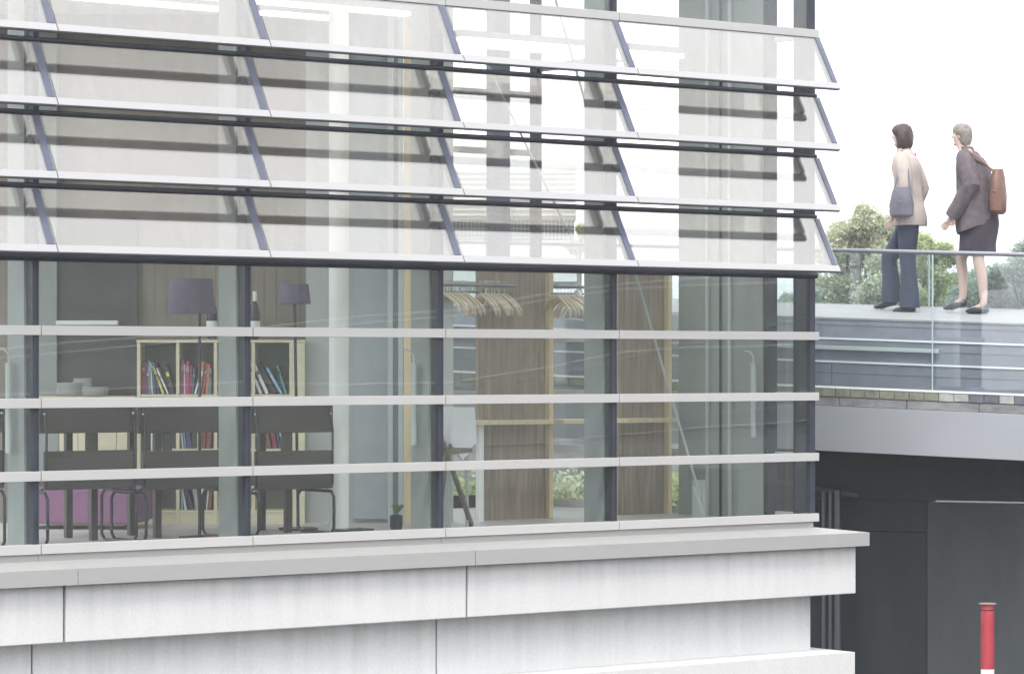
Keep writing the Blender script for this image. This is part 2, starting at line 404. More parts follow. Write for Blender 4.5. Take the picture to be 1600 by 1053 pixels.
# precast bands and the wall between them
xb = [XL, X0(101, -.218), X0(730, -.218), .218]
for i in range(3):
    a, b = xb[i] + (.009 if i else 0), xb[i + 1] - (.009 if i < 2 else 0)
    MB().box(a, b, -.218, YB if i == 2 else .5, -.594, -.243).build('concrete_band', M['conc'], bld, .006)
MB().box(XL, .21, -.19, YB - .1, -.59, -.25).build('band_core', M['course'], bld)
xw = [XL, X0(50, .02), X0(682, .02), -.02]
for i in range(3):
    a, b = xw[i] + (.007 if i else 0), xw[i + 1] - (.007 if i < 2 else 0)
    MB().box(a, b, .022, YB, -1.04, -.596).build('concrete_wall', M['conc2'], bld)
MB().box(XL, -.03, .05, YB - .1, -1.03, -.6).build('wall_core', M['slateb'], bld)
mb = MB().add([(XL, -.213, -1.45), (.213, -.213, -1.45), (.213, -.213, -1.031), (XL, -.213, -1.031), (XL, .03, -1.017), (-.02, .03, -1.017), (.213, YB, -1.031), (.213, YB, -1.45), (-.02, YB, -1.017)],
              [(0, 1, 2, 3), (3, 2, 5, 4), (1, 7, 6, 2), (2, 6, 8, 5)])
mb.build('concrete_band', M['conc'], bld)
MB().box(XL, -.02, .03, YB, GZ, -1.452).build('concrete_wall', M['conc2'], bld)
# floor, ceiling, inner walls
FZ = -.06
MB().box(XL, -.02, .03, YB, FZ - .12, FZ).build('floor', M['floor_in'], bld)
MB().box(XL, -.0, .0, YB, TOPZ, TOPZ + .3).build('ceiling', M['ceil'], bld)
TW = .36
MB().box(LX(-260, TW), LX(478, TW), TW, TW + .12, FZ, TOPZ).w().build('inner_wall', M['brown'], bld)
for k in range(14):                                                       # vertical board joints of the timber lining
    x = LX(222 + k * 19, TW); MB().box(x, x + .006, TW - .004, TW + .002, FZ, TOPZ).w().build('board_joint', M['timber_dk'], bld)
MB().box(LX(-260, 0), LX(606, 0), -.9, TW, 3.72, 3.86).w().build('gallery_slab', M['ceil'], bld)
MB().box(LX(478, .1), LX(606, .1), .1, .2, FZ, TOPZ).w().build('partition', M['interior'], bld)
MB().box(LX(551), LX(605), .06, .098, FZ + .03, TOPZ - .1).w().build('grey_panel', mat('grey_green_panel', (.36, .41, .43), .6, 0, .06, 2), bld)
MB().box(LX(606), LX(614), -.03, .05, FZ, TOPZ).w().build('door_frame', M['shaft'], bld)
MB().box(LX(614.5), LX(622), 0, .05, FZ, TOPZ).w().build('door_frame', M['pipe'], bld)
MB().box(LX(622.5), LX(630), -.03, .05, FZ, TOPZ).w().build('door_frame', mat('pale_blue_frame', (.42, .50, .54), .5), bld)
MB().box(LX(631), LX(642), -.05, .05, FZ, TOPZ).w().build('wooden_post', M['plywood'], bld)
MB().box(LX(643, .1), LX(708, .1), .1, .2, FZ, TOPZ).w().build('partition', M['interior'], bld)
pc = at(537, 700, .92)
MB().tube([(pc.x, .98, FZ), (pc.x, .98, TOPZ)], .070, 28).build('round_column', mat('column_white', (.86, .88, .85), .6, 0, .05, 2), bld)
# far side glazing of the right-hand room
for px in (785, 1078):
    x = X0(px, YB - .1)
    if px == 785: MB().box(x - .09, x + .08, YB - .1, YB, FZ, TOPZ).build('mullion', M['steel_mid'], bld)
def fartrans(z, za):
    x0 = X0(700, YB); p = Vector((x0, YB - .06, z)); q = Vector((-.02, YB - .06, z))
    MB().bar(p, q, .05, .05).build('transom', M['steel_dark'], bld)
for z in (3.34, 2.86): fartrans(z, 0)
xf = X0(707, YB - .1)
for a in (FZ, .9, 1.9, 3.0, 4.1):
    b = {FZ: .9, .9: 1.9, 1.9: 3.0, 3.0: 4.1, 4.1: TOPZ}[a]
    MB().box(xf, -.02, YB - .03, YB - .024, a + .02, b - .02).build('window_pane', M['glass'], bld)
MB().box(xf, -.02, YB - .10, YB, FZ, FZ + .10).build('transom', M['steel_dark'], bld)
# white drop-rods beside the piers
for x, y in ((XM[3] - .10, .2), (-.16, .50), (XM[1] - .10, .2)):
    mb = MB().tube([(x, y, .56), (x, y, 1.12)], .021, 14); mb.tube([(x, y, 1.12), (x, y, 1.17), (x - .02, y + .02, 1.205), (x - .05, y + .05, 1.21)], .007, 8)
    mb.build('blind_motor_tube', M['shaft'], bld)
# tie rods
def rod(name, p, q, r, m): return MB().tube([p, q], r, 10).build(name, m, bld)
rod('tie_rod', at(868, 0, .5), at(1094, 775, .75), .010, M['shaft'])
rod('tie_rod', at(760, 100, 2.6), at(897, 380, 2.6), .010, M['shaft'])
MB().tube([at(1085, 760, .75), at(1100, 812, .75)], .02, 10).build('tie_rod_foot', M['shaft'], bld)
MB().obox(at(1098, 812, .8), (.03, 0, 0), (0, .12, 0), (0, 0, .3)).build('foot_plate', M['shaft'], bld)
# fluorescent strips under the ceiling
def strip(x0, x1, y, z):
    p = MB().box(x0, x1, y - .05, y + .05, z + .03, z + .08).build('ceiling_light', M['alu_white'], bld)
    MB().box(x0 + .02, x1 - .02, y - .04, y + .04, z, z + .03).build('diffuser', M['light'], p)
xr_ = X0(1040, 1.2)
for (x0, x1, y, z) in [(XL, X0(350, .8), .8, 3.56), (XL, X0(345, 1.5), 1.5, 3.58), (X0(395, .8), X0(640, .8), .8, 3.56), (X0(405, 1.5), X0(520, 1.5), 1.5, 3.58),
                       (X0(715, 1.0), xr_, 1.0, 3.44), (X0(720, 1.9), X0(1030, 1.9), 1.9, 3.52)]:
    strip(x0, x1, y, z)
# serving hatch on the inner wall
MB().box(LX(92, TW), LX(206, TW), TW - .045, TW - .004, FZ, 2.2).w().build('hatch_panel', M['grey_dk'], bld)
MB().box(LX(206.5, TW), LX(216, TW), TW - .06, TW - .004, FZ, 2.2).w().build('hatch_frame', M['grey_dk'], bld)
MB().box(LX(92, TW), LX(188, TW), TW - .16, TW - .047, LZ(508, TW - .1), LZ(501, TW - .1)).w().build('hatch_sill', M['china'], bld, .003)
MB().box(LX(40, TW), LX(91.5, TW), TW - .10, TW - .004, FZ, TOPZ).w().build('wall_pilaster', M['pier'], bld)

# ------------------------------------------------------------------ furniture
# wardrobe walls
def wardrobe(pxa, pxb, pxe, lab, ytop=402):
    y = 1.6; x0, x1, x2 = X0(pxa, y), X0(pxb, y), X0(pxe, y - .05); zt = at((pxa + pxb) / 2, ytop, y).z
    r = empty('wardrobe_screen', ((x0 + x1) / 2, y, FZ), lab, 'screen', 'timber cloakroom screens')
    MB().box(x0, x1, y, y + .04, FZ, zt).build('timber_panel', M['timber'], r)
    MB().box(x1 + .001, x2, y - .05, y + .35, FZ, zt).build('end_post', M['plywood'], r, .003)
    return r, x0, x2
w1, wx0, wx1 = wardrobe(748, 852, 865, 'brown timber screen standing behind the clustered wooden hangers')
w2, vx0, vx1 = wardrobe(966, 1038, 1050, 'narrower brown timber screen beside the end wall, with a pale vertical edge', 410)
# shelf boards
zs = at(800, 660, 1.5).z
for a, b, lab in ((690, 850, 'long pale wooden shelf board crossing the wider timber screen'), (866, 915, 'short pale wooden shelf piece between the two timber screens'),
                  (966, 1044, 'pale wooden shelf board fixed to the narrower timber screen')):
    p = X0(a, 1.45); q = X0(b, 1.45)
    o = MB().box(p, q, 1.33, 1.545, zs - .012, zs + .02).build('shelf_board', M['plywood'], None, .002, loc=(p, 1.45, zs)); tag(o, lab, 'shelf', 'pale wooden shelf boards')
# coat rail
zr = at(760, 446, 1.42).z
def coat_rail(a, b, lab):
    r = empty('coat_rail', (X0(a, 1.42), 1.42, zr), lab, 'rail', 'clothes rails')
    MB().tube([(X0(a, 1.42), 1.42, zr), (X0(b, 1.42), 1.42, zr)], .012, 12).build('rail_tube', M['pipe'], r)
    MB().tube([(X0(a, 1.42), 1.46, zr - .05), (X0(b, 1.42), 1.46, zr - .05)], .008, 10).build('lower_tube', M['pipe'], r)
    return r
coat_rail(690, 806, 'double metal clothes rail in front of the wider timber screen')
coat_rail(866, 917, 'short metal clothes rail between the two timber screens')
# hangers
def make_hanger():
    r = empty('coat_hanger', (0, 0, 0), 'x', 'coat hanger', 'pale wooden coat hangers', local=True)
    mb = MB()
    pts = [(0, -.225, -.215), (0, -.17, -.155), (0, -.1, -.115), (0, -.03, -.082), (0, 0, -.075), (0, .03, -.082), (0, .1, -.115), (0, .17, -.155), (0, .225, -.215)]
    vs = []
    for p in pts:
        e = .012 if abs(p[1]) < .2 else .022
        for sx, sz in ((-.006, -e), (.006, -e), (.006, e), (-.006, e)): vs.append((p[0] + sx, p[1], p[2] + sz))
    n = len(pts); fs = [(i * 4 + j, i * 4 + (j + 1) % 4, (i + 1) * 4 + (j + 1) % 4, (i + 1) * 4 + j) for i in range(n - 1) for j in range(4)] + [(3, 2, 1, 0), tuple(range((n - 1) * 4, n * 4))]
    mb.add(vs, fs).build('wooden_arm', M['hanger'], r, .002)
    hk = [(0, 0, -.07), (0, 0, -.03)] + [(0, .018 * math.sin(a), .0 - .018 * math.cos(a) + .006) for a in [R(x) for x in (20, 60, 110, 160, 200, 240)]]
    MB().tube(hk, .0028, 8).build('hook', M['chrome'], r)
    return r
h0 = make_hanger(); first = True
cl = [(694, 727, 8, 'pale wooden coat hanger, {} from the left in the bunch beside the dark mullion'),
      (752, 787, 9, 'pale wooden coat hanger, {} from the left before the wider timber screen'),
      (868, 902, 8, 'pale wooden coat hanger, {} from the left between the two timber screens')]
for a, b, n, lab in cl:
    for k in range(n):
        o = h0 if first else copy_tree(h0); first = False
        t = k / (n - 1); px = a + (b - a) * t + random.uniform(-1, 1)
        o.location = (X0(px, 1.42), 1.42 + random.uniform(-.01, .01), zr + .008); o.rotation_euler = (random.uniform(-.05, .05), 0, random.uniform(-.16, .16))
        o['label'] = lab.format(['first', 'second', 'third', 'fourth', 'fifth', 'sixth', 'seventh', 'eighth', 'ninth'][k])
hw = empty('plastic_hanger', (X0(903, 1.42), 1.42, zr), 'white plastic hanger with a broad body among the wooden ones', 'coat hanger')
mb = MB(); xx = X0(903, 1.42)
mb.bar((xx, 1.42, zr - .03), (xx, 1.24, zr - .26), .02, .03); mb.bar((xx, 1.42, zr - .03), (xx, 1.62, zr - .22), .02, .03); mb.bar((xx, 1.24, zr - .26), (xx, 1.62, zr - .23), .012, .014)
mb.build('shoulder_frame', M['white'], hw, .003)
MB().tube([(xx, 1.42, zr - .03), (xx, 1.42, zr), (xx, 1.44, zr + .02), (xx, 1.46, zr)], .004, 8).build('hook', M['white'], hw)

# table with white cloth beside it
ct = at(712, 650, 1.0)
TM = Matrix.Translation((at(742, 650, .85).x, .85, 0)) @ Matrix.Rotation(R(8), 4, 'Z')      # near corner of the table
tb = empty('side_table', (ct.x, 1.0, FZ), 'small table covered by a hanging white cloth beside the mullion', 'table')
def cloth():
    mb = MB(); x0, x1, y0, y1 = -.25, 0.0, 0.0, .3; zt = at(715, 636, 1.0).z
    ring = []
    n = 60
    for j in range(n):
        t = j / n * 4; s = int(t); u = t - s
        p = [(x0 + (x1 - x0) * u, y0), (x1, y0 + (y1 - y0) * u), (x1 - (x1 - x0) * u, y1), (x0, y1 - (y1 - y0) * u)][s]
        corner = abs(u - .5) * 2
        ring.append((p[0], p[1], corner, s))
    cx, cy = (x0 + x1) / 2, (y0 + y1) / 2
    vs = []
    for lev, (k, out) in enumerate(((0, 1), (.08, 1.01), (.45, 1.03), (1, 1.05))):
        for j, (x, y, c, s) in enumerate(ring):
            drop = (.25 + .13 * (1 - c)) * k; wv = .008 * math.sin(j * 1.3) * k
            vs.append((cx + (x - cx) * (out + wv * 3), cy + (y - cy) * (out + wv * 3), zt - drop))
    fs = [(l_ * n + j, l_ * n + (j + 1) % n, (l_ + 1) * n + (j + 1) % n, (l_ + 1) * n + j) for l_ in range(3) for j in range(n)]
    fs.append(tuple(range(n))); mb.add(vs, fs); mb.w(TM); mb.smooth = True; return mb, zt, (x0, x1, y0, y1)
cm, zt, (tx0, tx1, ty0, ty1) = cloth()
MB().box(tx0 + .005, tx1 - .005, ty0 + .005, ty1 - .005, zt - .03, zt - .004).w(TM).build('tabletop', M['plywood2'], tb)
for x in (tx0 + .04, tx1 - .04):
    for y in (ty0 + .04, ty1 - .04): MB().tube([(x, y, FZ), (x, y, zt - .03)], .013, 8).w(TM).build('leg', M['shaft'], tb)
o = cm.build('tablecloth', M['white'], None, loc=(ct.x, 1.0, zt)); tag(o, 'white cloth hanging in points over the small side table', 'tablecloth')
# white post under the long shelf
a = at(750, 660, 1.42)
o = MB().box(a.x - .022, a.x + .022, 1.40, 1.445, FZ, zs - .014).build('white_post', M['whitep'], None, .002, loc=(a.x, 1.42, FZ)); tag(o, 'slim white post holding up the long shelf board', 'post')
# folded wooden stand leaning there
st = empty('wooden_stool', (at(725, 790, 1.0).x, .9, FZ), 'dark wooden folding chair with slanting legs by the cloth-covered table', 'chair')
zf = FZ
lg = [at(692, 690, .6), at(737, 797, .9)]
MB().bar(lg[0], Vector((lg[1].x, lg[1].y, zf + .01)), .028, .032).build('leg', M['timber_dk'], st, .003)
MB().bar(at(700, 700, .7), Vector((at(690, 797, .7).x, .75, zf + .01)), .028, .032).build('leg', M['timber_dk'], st, .003)
MB().obox(at(692, 712, .62), (.26, 0, .02), (0, .3, 0), (0, 0, .03)).build('seat', M['timber_dk'], st, .003)
MB().obox(at(690, 700, .62), (.03, 0, 0), (0, .3, 0), (-.02, 0, .16)).build('backrest', M['timber_dk'], st, .003)

# bookcase
bx0, bx1 = LX(214), LX(476)
zt_ = LZ(531)
bk = empty('bookcase', W(bx0, 0, FZ), 'pale birch bookcase filled with leaning books and magazines', 'bookcase')
dv = [LX(p) for p in (214, 275, 334, 393, 452)] + [bx1]
t_ = .02
zl = [LZ(797) - t_, LZ(701) - t_, LZ(616) - t_, zt_ - t_]
for i, x in enumerate(dv[:5]): MB().box(x, x + t_ * 1.2, 0, .33, FZ, zt_ - t_ - .001).w().build('upright', M['plywood2'], bk, .001)
MB().box(dv[4] + t_ * 1.2 + .001, bx1, .001, .33, FZ, zt_ - t_ - .001).w().build('end_panel', M['plywood2'], bk)
MB().box(bx0 - .004, bx1 + .004, -.004, .33, zt_ - t_, zt_).w().build('top_board', M['plywood2'], bk, .001)
for z in zl[:3]:
    for i in range(4): MB().box(dv[i] + t_ * 1.2 + .001, dv[i + 1] - .001, .002, .32, z, z + t_).w().build('shelf', M['plywood2'], bk)
MB().box(bx0 + .03, bx1 - .01, .31, .328, FZ, zt_ - t_ - .002).w().build('back_panel', M['pier'], bk)
for i in range(4): MB().box(dv[i] + t_ * 1.2 + .001, dv[i + 1] - .001, .006, .02, FZ, zl[0] - .002).w().build('plinth', M['plywood2'], bk)
# books
bcol = {'dark red': (.28, .04, .07), 'magenta': (.42, .08, .22), 'navy': (.07, .08, .20), 'white': (.8, .8, .81), 'grey': (.35, .36, .38), 'yellow-green': (.58, .6, .2), 'brown': (.2, .09, .07),
        'teal': (.09, .26, .27), 'orange-red': (.6, .15, .08), 'black': (.05, .05, .06), 'pale blue': (.3, .5, .7)}
bmat = {k: mat('cover_' + k.replace(' ', '_').replace('-', '_'), v, .45, 0, .3, 25, (1, 1, 2)) for k, v in bcol.items()}
shelfname = ['bottom', 'middle', 'top']
def book(x, z, wdt, ht, tilt, c, lab):
    r = empty('book', W(x, .05, z), lab, 'book', 'books in the bookcase')
    ax = Vector((math.cos(tilt), 0, -math.sin(tilt))); az = Vector((math.sin(tilt), 0, math.cos(tilt)))
    o = Vector((x, .05, z + (wdt * math.sin(tilt) if tilt > 0 else 0)))
    dp = random.uniform(.17, .2)
    MB().obox(o, ax * wdt, Vector((0, dp, 0)), az * ht).w().build('cover', bmat[c], r, .001)
    MB().obox(o + az * (ht * random.uniform(.55, .75)) - Vector((0, .0012, 0)) + ax * wdt * .12, ax * wdt * .76, Vector((0, .001, 0)), az * ht * random.uniform(.06, .16)).w().build('spine_label', bmat[random.choice(['white', 'grey', 'black', 'yellow-green'])] if c != 'white' else bmat[random.choice(['navy', 'grey', 'dark red'])], r)
cubes = [
 (0, 2, [('dark red', .022, .24, 0), ('navy', .012, .25, 0), ('dark red', .014, .22, 0), ('teal', .018, .25, -.03), ('white', .008, .23, -.05), ('navy', .02, .24, -.08), ('black', .02, .23, -.1), ('yellow-green', .018, .22, -.36), ('white', .012, .21, -.42), ('black', .03, .22, -.25)]),
 (1, 2, [('magenta', .02, .26, 0), ('white', .008, .22, 0), ('magenta', .025, .24, .02), ('dark red', .02, .21, .03), ('navy', .015, .2, .05), ('white', .012, .2, .28), ('orange-red', .022, .24, .12), ('brown', .02, .23, .12), ('orange-red', .018, .22, .08), ('teal', .018, .19, .03)]),
 (3, 2, [('white', .026, .27, -.40), ('white', .028, .26, -.42), ('black', .04, .25, -.5), ('pale blue', .022, .22, -.52), ('teal', .02, .22, -.3)]),
 (1, 1, [('white', .012, .25, -.1), ('pale blue', .008, .25, -.1), ('navy', .03, .26, -.12), ('black', .03, .26, -.05), ('yellow-green', .01, .2, 0), ('brown', .022, .26, .05), ('dark red', .018, .25, .05), ('brown', .03, .25, .1)]),
 (0, 1, [('dark red', .03, .24, .0), ('white', .02, .22, .05), ('grey', .03, .24, 0), ('navy', .02, .25, 0)]),
 (2, 1, [('navy', .03, .24, .0), ('brown', .02, .22, .05), ('grey', .03, .24, 0)]),
 (3, 1, [('white', .018, .26, -.18), ('white', .012, .26, -.15), ('brown', .03, .25, -.2), ('dark red', .025, .26, -.2), ('navy', .01, .24, -.2), ('white', .016, .25, -.3)]),
 (1, 0, [('pale blue', .015, .3, 0), ('white', .02, .3, -.2), ('black', .035, .3, -.3), ('grey', .03, .3, -.12), ('white', .025, .28, .1), ('black', .02, .26, .1), ('white', .01, .26, .1), ('brown', .03, .28, .05)]),
 (0, 0, [('grey', .03, .28, 0), ('navy', .03, .28, .0)]),
]
cn = ['first', 'second', 'third', 'fourth']
ordn = ['first', 'second', 'third', 'fourth', 'fifth', 'sixth', 'seventh', 'eighth', 'ninth', 'tenth']
for ci, si, bs in cubes:
    x = dv[ci] + t_ * 1.2 + .008; span = dv[ci + 1] - x - .006
    tot = sum(b[1] + abs(math.sin(b[3])) * b[2] * .25 for b in bs) + .001; sc_ = min(1.4, span / (tot + .02))
    for k, (c, wd, ht, ti) in enumerate(bs):
        extra = abs(math.sin(ti)) * ht * .25 * sc_
        wds = wd * sc_; x2 = x + (extra if ti < 0 else 0)
        book(x2, zl[si] + t_ + .001, wds, min(ht, (zl[si + 1] - zl[si] - t_) * .90), ti, c, f'{c} book, {ordn[k]} in the {cn[ci]} compartment of the {shelfname[si]} shelf')
        x = x2 + wds + (extra if ti > 0 else .001)
# bottles on the bookcase
def bottle(px, lab):
    x, y, _ = W(LX(px, .1), .1, 0); r = empty('wine_bottle', (x, y, zt_), lab, 'bottle', 'wine bottles on the bookcase')
    MB().lathe((x, y, zt_ + .001), [(.036, 0), (.039, .005), (.039, .20), (.034, .235), (.018, .27), (.014, .29), (.014, .345)], 24).build('glass_body', M['bottle'], r)
    MB().lathe((x, y, zt_ + .285), [(.0155, 0), (.016, .03), (.016, .072), (.015, .074)], 20).build('foil_cap', M['label'], r)
    MB().lathe((x, y, zt_ + .03), [(.0398, 0), (.0398, .11)], 24).build('paper_label', M['label'], r)
bottle(398, 'dark wine bottle with white cap on the bookcase beside the mullion')
bottle(331, 'dark wine bottle standing behind the floor lamp shade')
# counter with plates
o = empty('kitchen_counter', W(LX(62), 0, FZ), 'low birch kitchen counter carrying stacked plates', 'counter')
zc = LZ(619)
MB().box(LX(40), LX(212), -.02, TW - .11, zc - .03, zc).w().build('worktop', M['plywood2'], o, .002)
xa, xb2 = LX(92), LX(212)
for i in range(4):
    MB().box(xa + (xb2 - xa) * i / 4 + .002, xa + (xb2 - xa) * (i + 1) / 4 - .002, 0, .018, FZ + .1, zc - .033).w().build('door', M['plywood2'], o, .001)
MB().box(xa, xb2, .02, TW - .11, FZ, zc - .032).w().build('carcass', M['plywood2'], o)
MB().box(LX(40), xa - .002, .0, TW - .11, FZ, zc - .032).w().build('end_panel', M['pier'], o)
for px, n, rr, t, lab in ((110, 15, .105, .10, 'stack of white plates at the dark hatch corner'), (129, 20, .07, .14, 'tallest stack of small white plates on the counter'), (148, 10, .10, .06, 'lowest stack of broad white plates on the counter')):
    x, y, _ = W(LX(px, t), t, 0)
    r = empty('plate_stack', (x, y, zc), lab, 'plates', 'stacks of plates')
    for k in range(n):
        MB().lathe((x + random.uniform(-.003, .003), y, zc + .002 + k * .0062), [(rr * .55, 0), (rr * .6, .001), (rr, .008), (rr, .0100), (rr * .6, .0035)], 28).build('plate', M['china'], r)
# purple sofa, turned a little further
SM = FM @ Matrix.Translation((LX(205, -.9), -.9, 0)) @ Matrix.Rotation(R(-9), 4, 'Z')
r = empty('sofa', SM @ Vector((0, 0, FZ)), 'low purple upholstered sofa behind the dark chairs', 'sofa')
zt2, zb2 = LZ(765, -.9), LZ(822, -.9)
for a, b in ((-.30, -.004), (-.85, -.308)): MB().box(a, b, 0, .5, max(FZ + .04, zb2), zt2).w(SM).build('seat_cushion', M['purple'], r, .012)
MB().box(-.85, 0, .51, .62, FZ + .05, zt2 + .02).w(SM).build('backrest', M['purple'], r, .02)
for x in (-.06, -.8): MB().box(x, x + .04, .05, .09, FZ, max(FZ + .04, zb2) - .001).w(SM).build('foot', M['black'], r)

# floor lamps
def lamp(px, py0, py1, wpx, y, lab, pxb):
    x = X0(px, y); zt3, zb3 = at(px, py0, y).z, at(px, py1, y).z; rad = wpx / 2 * (X0(px + 1, y) - X0(px, y)) * .80
    xb_ = X0(pxb, y)
    r = empty('floor_lamp', (xb_, y, FZ), lab, 'lamp', 'floor lamps with violet shades')
    n = 32; mb = MB().lathe((x, y, 0), [(rad, zb3), (rad * .86, zt3), (rad * .85, zt3), (rad * .99, zb3)], n); mb.f = mb.f[:-2]; mb.m = mb.m[:-2]
    mb.build('lamp_shade', M['lamp'], r)
    MB().tube([(xb_, y, FZ + .02), (xb_ if px < 400 else x, y, zt3 - .04)], .011, 10).build('pole', M['black'], r)
    MB().lathe((xb_, y, FZ), [(.14, 0), (.14, .015), (.02, .022)], 28).build('base', M['black'], r)
    return r
lamp(299, 436, 490, 82, .85, 'floor lamp with wide violet shade in front of the bookcase', 312)
lamp(460, 444, 475, 54, 1.35, 'smaller violet floor lamp with slanting pole beside the bookcase end', 466)

# dark tubular chairs with broad plywood backs, seen from behind
def chair(pa, pb, y, lab, sup):
    x0, x1 = X0(pa, y), X0(pb, y); w_ = x1 - x0
    r = empty('tubular_chair', (x0, y, FZ), lab, 'chair', 'dark plywood chairs along the window')
    zb1, zb0 = at(pa, 634, y).z, at(pa, 675, y).z
    zs1, zs0 = at(pa, 705, y).z, at(pa, 766, y).z
    MB().box(x0, x1, y, y + .03, zb0 - .01, zb1).build('backrest', M['seat'], r, .008)
    MB().box(x0 + .02, x1 - .02, y - .02, y + .42, zs0 + .03, zs0 + .10).build('seat', M['seat'], r, .01)
    MB().box(x0 + .02, x1 - .02, y - .03, y - .005, zs0, zs1).build('seat_edge', M['seat'], r, .006)
    for f in sup:
        xs_ = x0 + w_ * f; MB().box(xs_, xs_ + .07, y + .032, y + .05, zs0 + .02, zb1 - .04).build('back_support', M['seat'], r, .004)
    for s, x in ((0, x0 + .03), (1, x1 - .03)):
        rc = .045
        lo = [(x, y - .02, zs0 - .02), (x, y + .36, zs0 - .02), (x, y + .40, zs0 - .06), (x, y + .40, FZ + .05), (x, y + .36, FZ + .012), (x, y - .02, FZ + .012), (x, y - .05, FZ + .05), (x, y - .05, zs0 - .06)]
        MB().tube(lo, .011, 8, closed=True).build('sled_leg', M['black'], r)
        MB().tube([(x, y + .03, zs0 + .0), (x, y - .035, zs0 + .03), (x, y - .035, zb0), (x, y - .010, zb1 - .02)], .008, 8).build('back_tube', M['black'], r)
        MB().ell((x, y - .012, (zb0 + zb1) / 2 + .03), .012, 10, 6).build('bolt', M['chrome'], r)
    return r
chair(392, 521, .72, 'dark plywood tubular chair nearest the round white column', (.40,))
chair(216, 372, .62, 'dark plywood tubular chair in front of the floor lamp', (.06, .27))
chair(62, 213, .60, 'wide dark plywood tubular chair in front of the purple sofa', (.50,))
chair(-120, 8, .62, 'dark plywood tubular chair partly cut off beyond the first pier', (.5,))
# long dark table between the chairs and the bookcase
ty = 1.02
q0, q1 = X0(58, ty), X0(500, ty); zt_b = at(280, 640, ty).z
r = empty('dining_table', (q0, ty, FZ), 'long dark table behind the row of dark chairs', 'table')
MB().box(q0, q1, ty, ty + .5, zt_b - .03, zt_b).build('tabletop', M['seat'], r, .004)
MB().box(q0 + .04, q1 - .04, ty + .03, ty + .05, zt_b - .12, zt_b - .031).build('apron', M['seat'], r)
for px in (150, 250, 455):
    for yy in (ty + .06, ty + .40): MB().box(X0(px, ty), X0(px, ty) + .05, yy, yy + .04, FZ, zt_b - .031).build('leg', M['seat'], r, .003)
# things on the floor
p = at(550, 824, .7)
r = empty('floor_box', (p.x, p.y, FZ), 'flat dark floor socket box with cable by the column foot', 'socket box')
MB().box(p.x - .12, p.x + .13, .62, .78, FZ + .001, FZ + .035).build('lid', M['black'], r, .004)
MB().tube([(p.x - .12, .7, FZ + .02), (p.x - .2, .66, FZ + .01), (p.x - .3, .72, FZ + .01)], .006, 8).build('cable', M['black'], r)
p = at(619, 815, .9)
r = empty('fire_kit', (p.x, .9, FZ), 'small dark container with a green leafy top beside the door frame', 'container')
MB().lathe((p.x, .9, FZ), [(.035, 0), (.045, .02), (.045, .10), (.03, .11)], 20).build('pot', M['black'], r)
mb = MB()
for k in range(9):
    a = k * .7; mb.add([(p.x, .9, FZ + .1), (p.x + .05 * math.cos(a) + .01, .9 + .05 * math.sin(a), FZ + .17), (p.x + .045 * math.cos(a), .9 + .045 * math.sin(a), FZ + .18), (p.x + .03 * math.cos(a) - .012, .9 + .03 * math.sin(a), FZ + .17)], [(0, 1, 2, 3)])
mb.build('leaves', M['green'], r)

# ------------------------------------------------------------------ footbridge
B0 = CAM + FWD * 25.2 + RGT * (635 / 4800 * 25.2)
U = Vector((.4969, -.867, -.0363)); Nn = Vector((.8677, .4973, 0))
def bp(s, d, h): return Vector((B0.x, B0.y, CAM.z)) + U * s + Nn * d + UP * h
S0, S1 = -9.5, 46
br = empty('footbridge', bp(0, 0, -.751), 'pale steel footbridge with stone steps and glass barrier behind the building', 'footbridge')
def bbox(name, s0, s1, d0, d1, h0, h1, m, bevel=0, dh=0.0):
    mb = MB(); v = [bp(s0, d0, h0), bp(s1, d0, h0), bp(s1, d1, h0 + dh), bp(s0, d1, h0 + dh), bp(s0, d0, h1), bp(s1, d0, h1), bp(s1, d1, h1 + dh), bp(s0, d1, h1 + dh)]
    mb.add(v, [(0, 3, 2, 1), (4, 5, 6, 7), (0, 1, 5, 4), (1, 2, 6, 5), (2, 3, 7, 6), (3, 0, 4, 7)])
    return mb.build(name, m, br, bevel)
bbox('girder', S0, S1, -.06, .0, -.751, -.378, M['girder'], .003)
bbox('slab_core', S0, S1, .001, 3.2, -.70, -.40, M['dark_wall'])
s = S0; k = 0
while s < S1:                                                            # stone course over the girder
    l_ = random.uniform(.5, .75); bbox('stone_course', s, min(s + l_, S1) - .004, -.035, .3, -.376, -.302, M['course'], .004); s += l_
s = -3.4; seq = ['mossy', 'mossy', 'mossy', 'mossy', 'mossy', 'mossy', 'mossy', 'mossy', 'mossy', 'mossy2', 'mossy2', 'slateb', 'slateb', 'mossy2', 'slateb', 'slateb', 'mossy2', 'slateb', 'slateb', 'slateb']
sp0 = (1268 - 1435) / 4800 * 25.2 / .93
bw = 22.2 / 4800 * 25.2 / .93
for k in range(-26, 40):
    kk = k; m = M['mossy'] if kk < 9 else M[['mossy2', 'mossy2', 'slateb', 'slateb', 'mossy2', 'slateb'][(kk - 9) % 6]]
    if sp0 + bw * k > -9.4: bbox('edging_block', sp0 + bw * k, sp0 + bw * (k + 1) - .004, -.045, .12, -.300 + random.uniform(-.002, .002), -.232 + random.uniform(-.002, .001), m, .004)
bbox('edge_trim', S0, S1, -.05, .0, -.230, -.2145, M['nosing'])
bbox('step_base', S0, S1, .0, 1.2, -.40, -.2155, M['stone'])
bbox('step', S0, S1, .35, 1.25, -.215, -.022, M['stone'])
bbox('step', S0, S1, .75, 1.3, -.02, .172, M['stone'])
bbox('step', S0, S1, 1.15, 1.4, .175, .345, M['stone'])
bbox('nosing', S0, S1, .335, .40, -.021, -.006, M['nosing'])
bbox('nosing', S0, S1, .735, .80, .173, .188, M['nosing'])
bbox('deck', S0, S1, 1.14, 3.2, .347, .362, M['deck'], 0, .138)
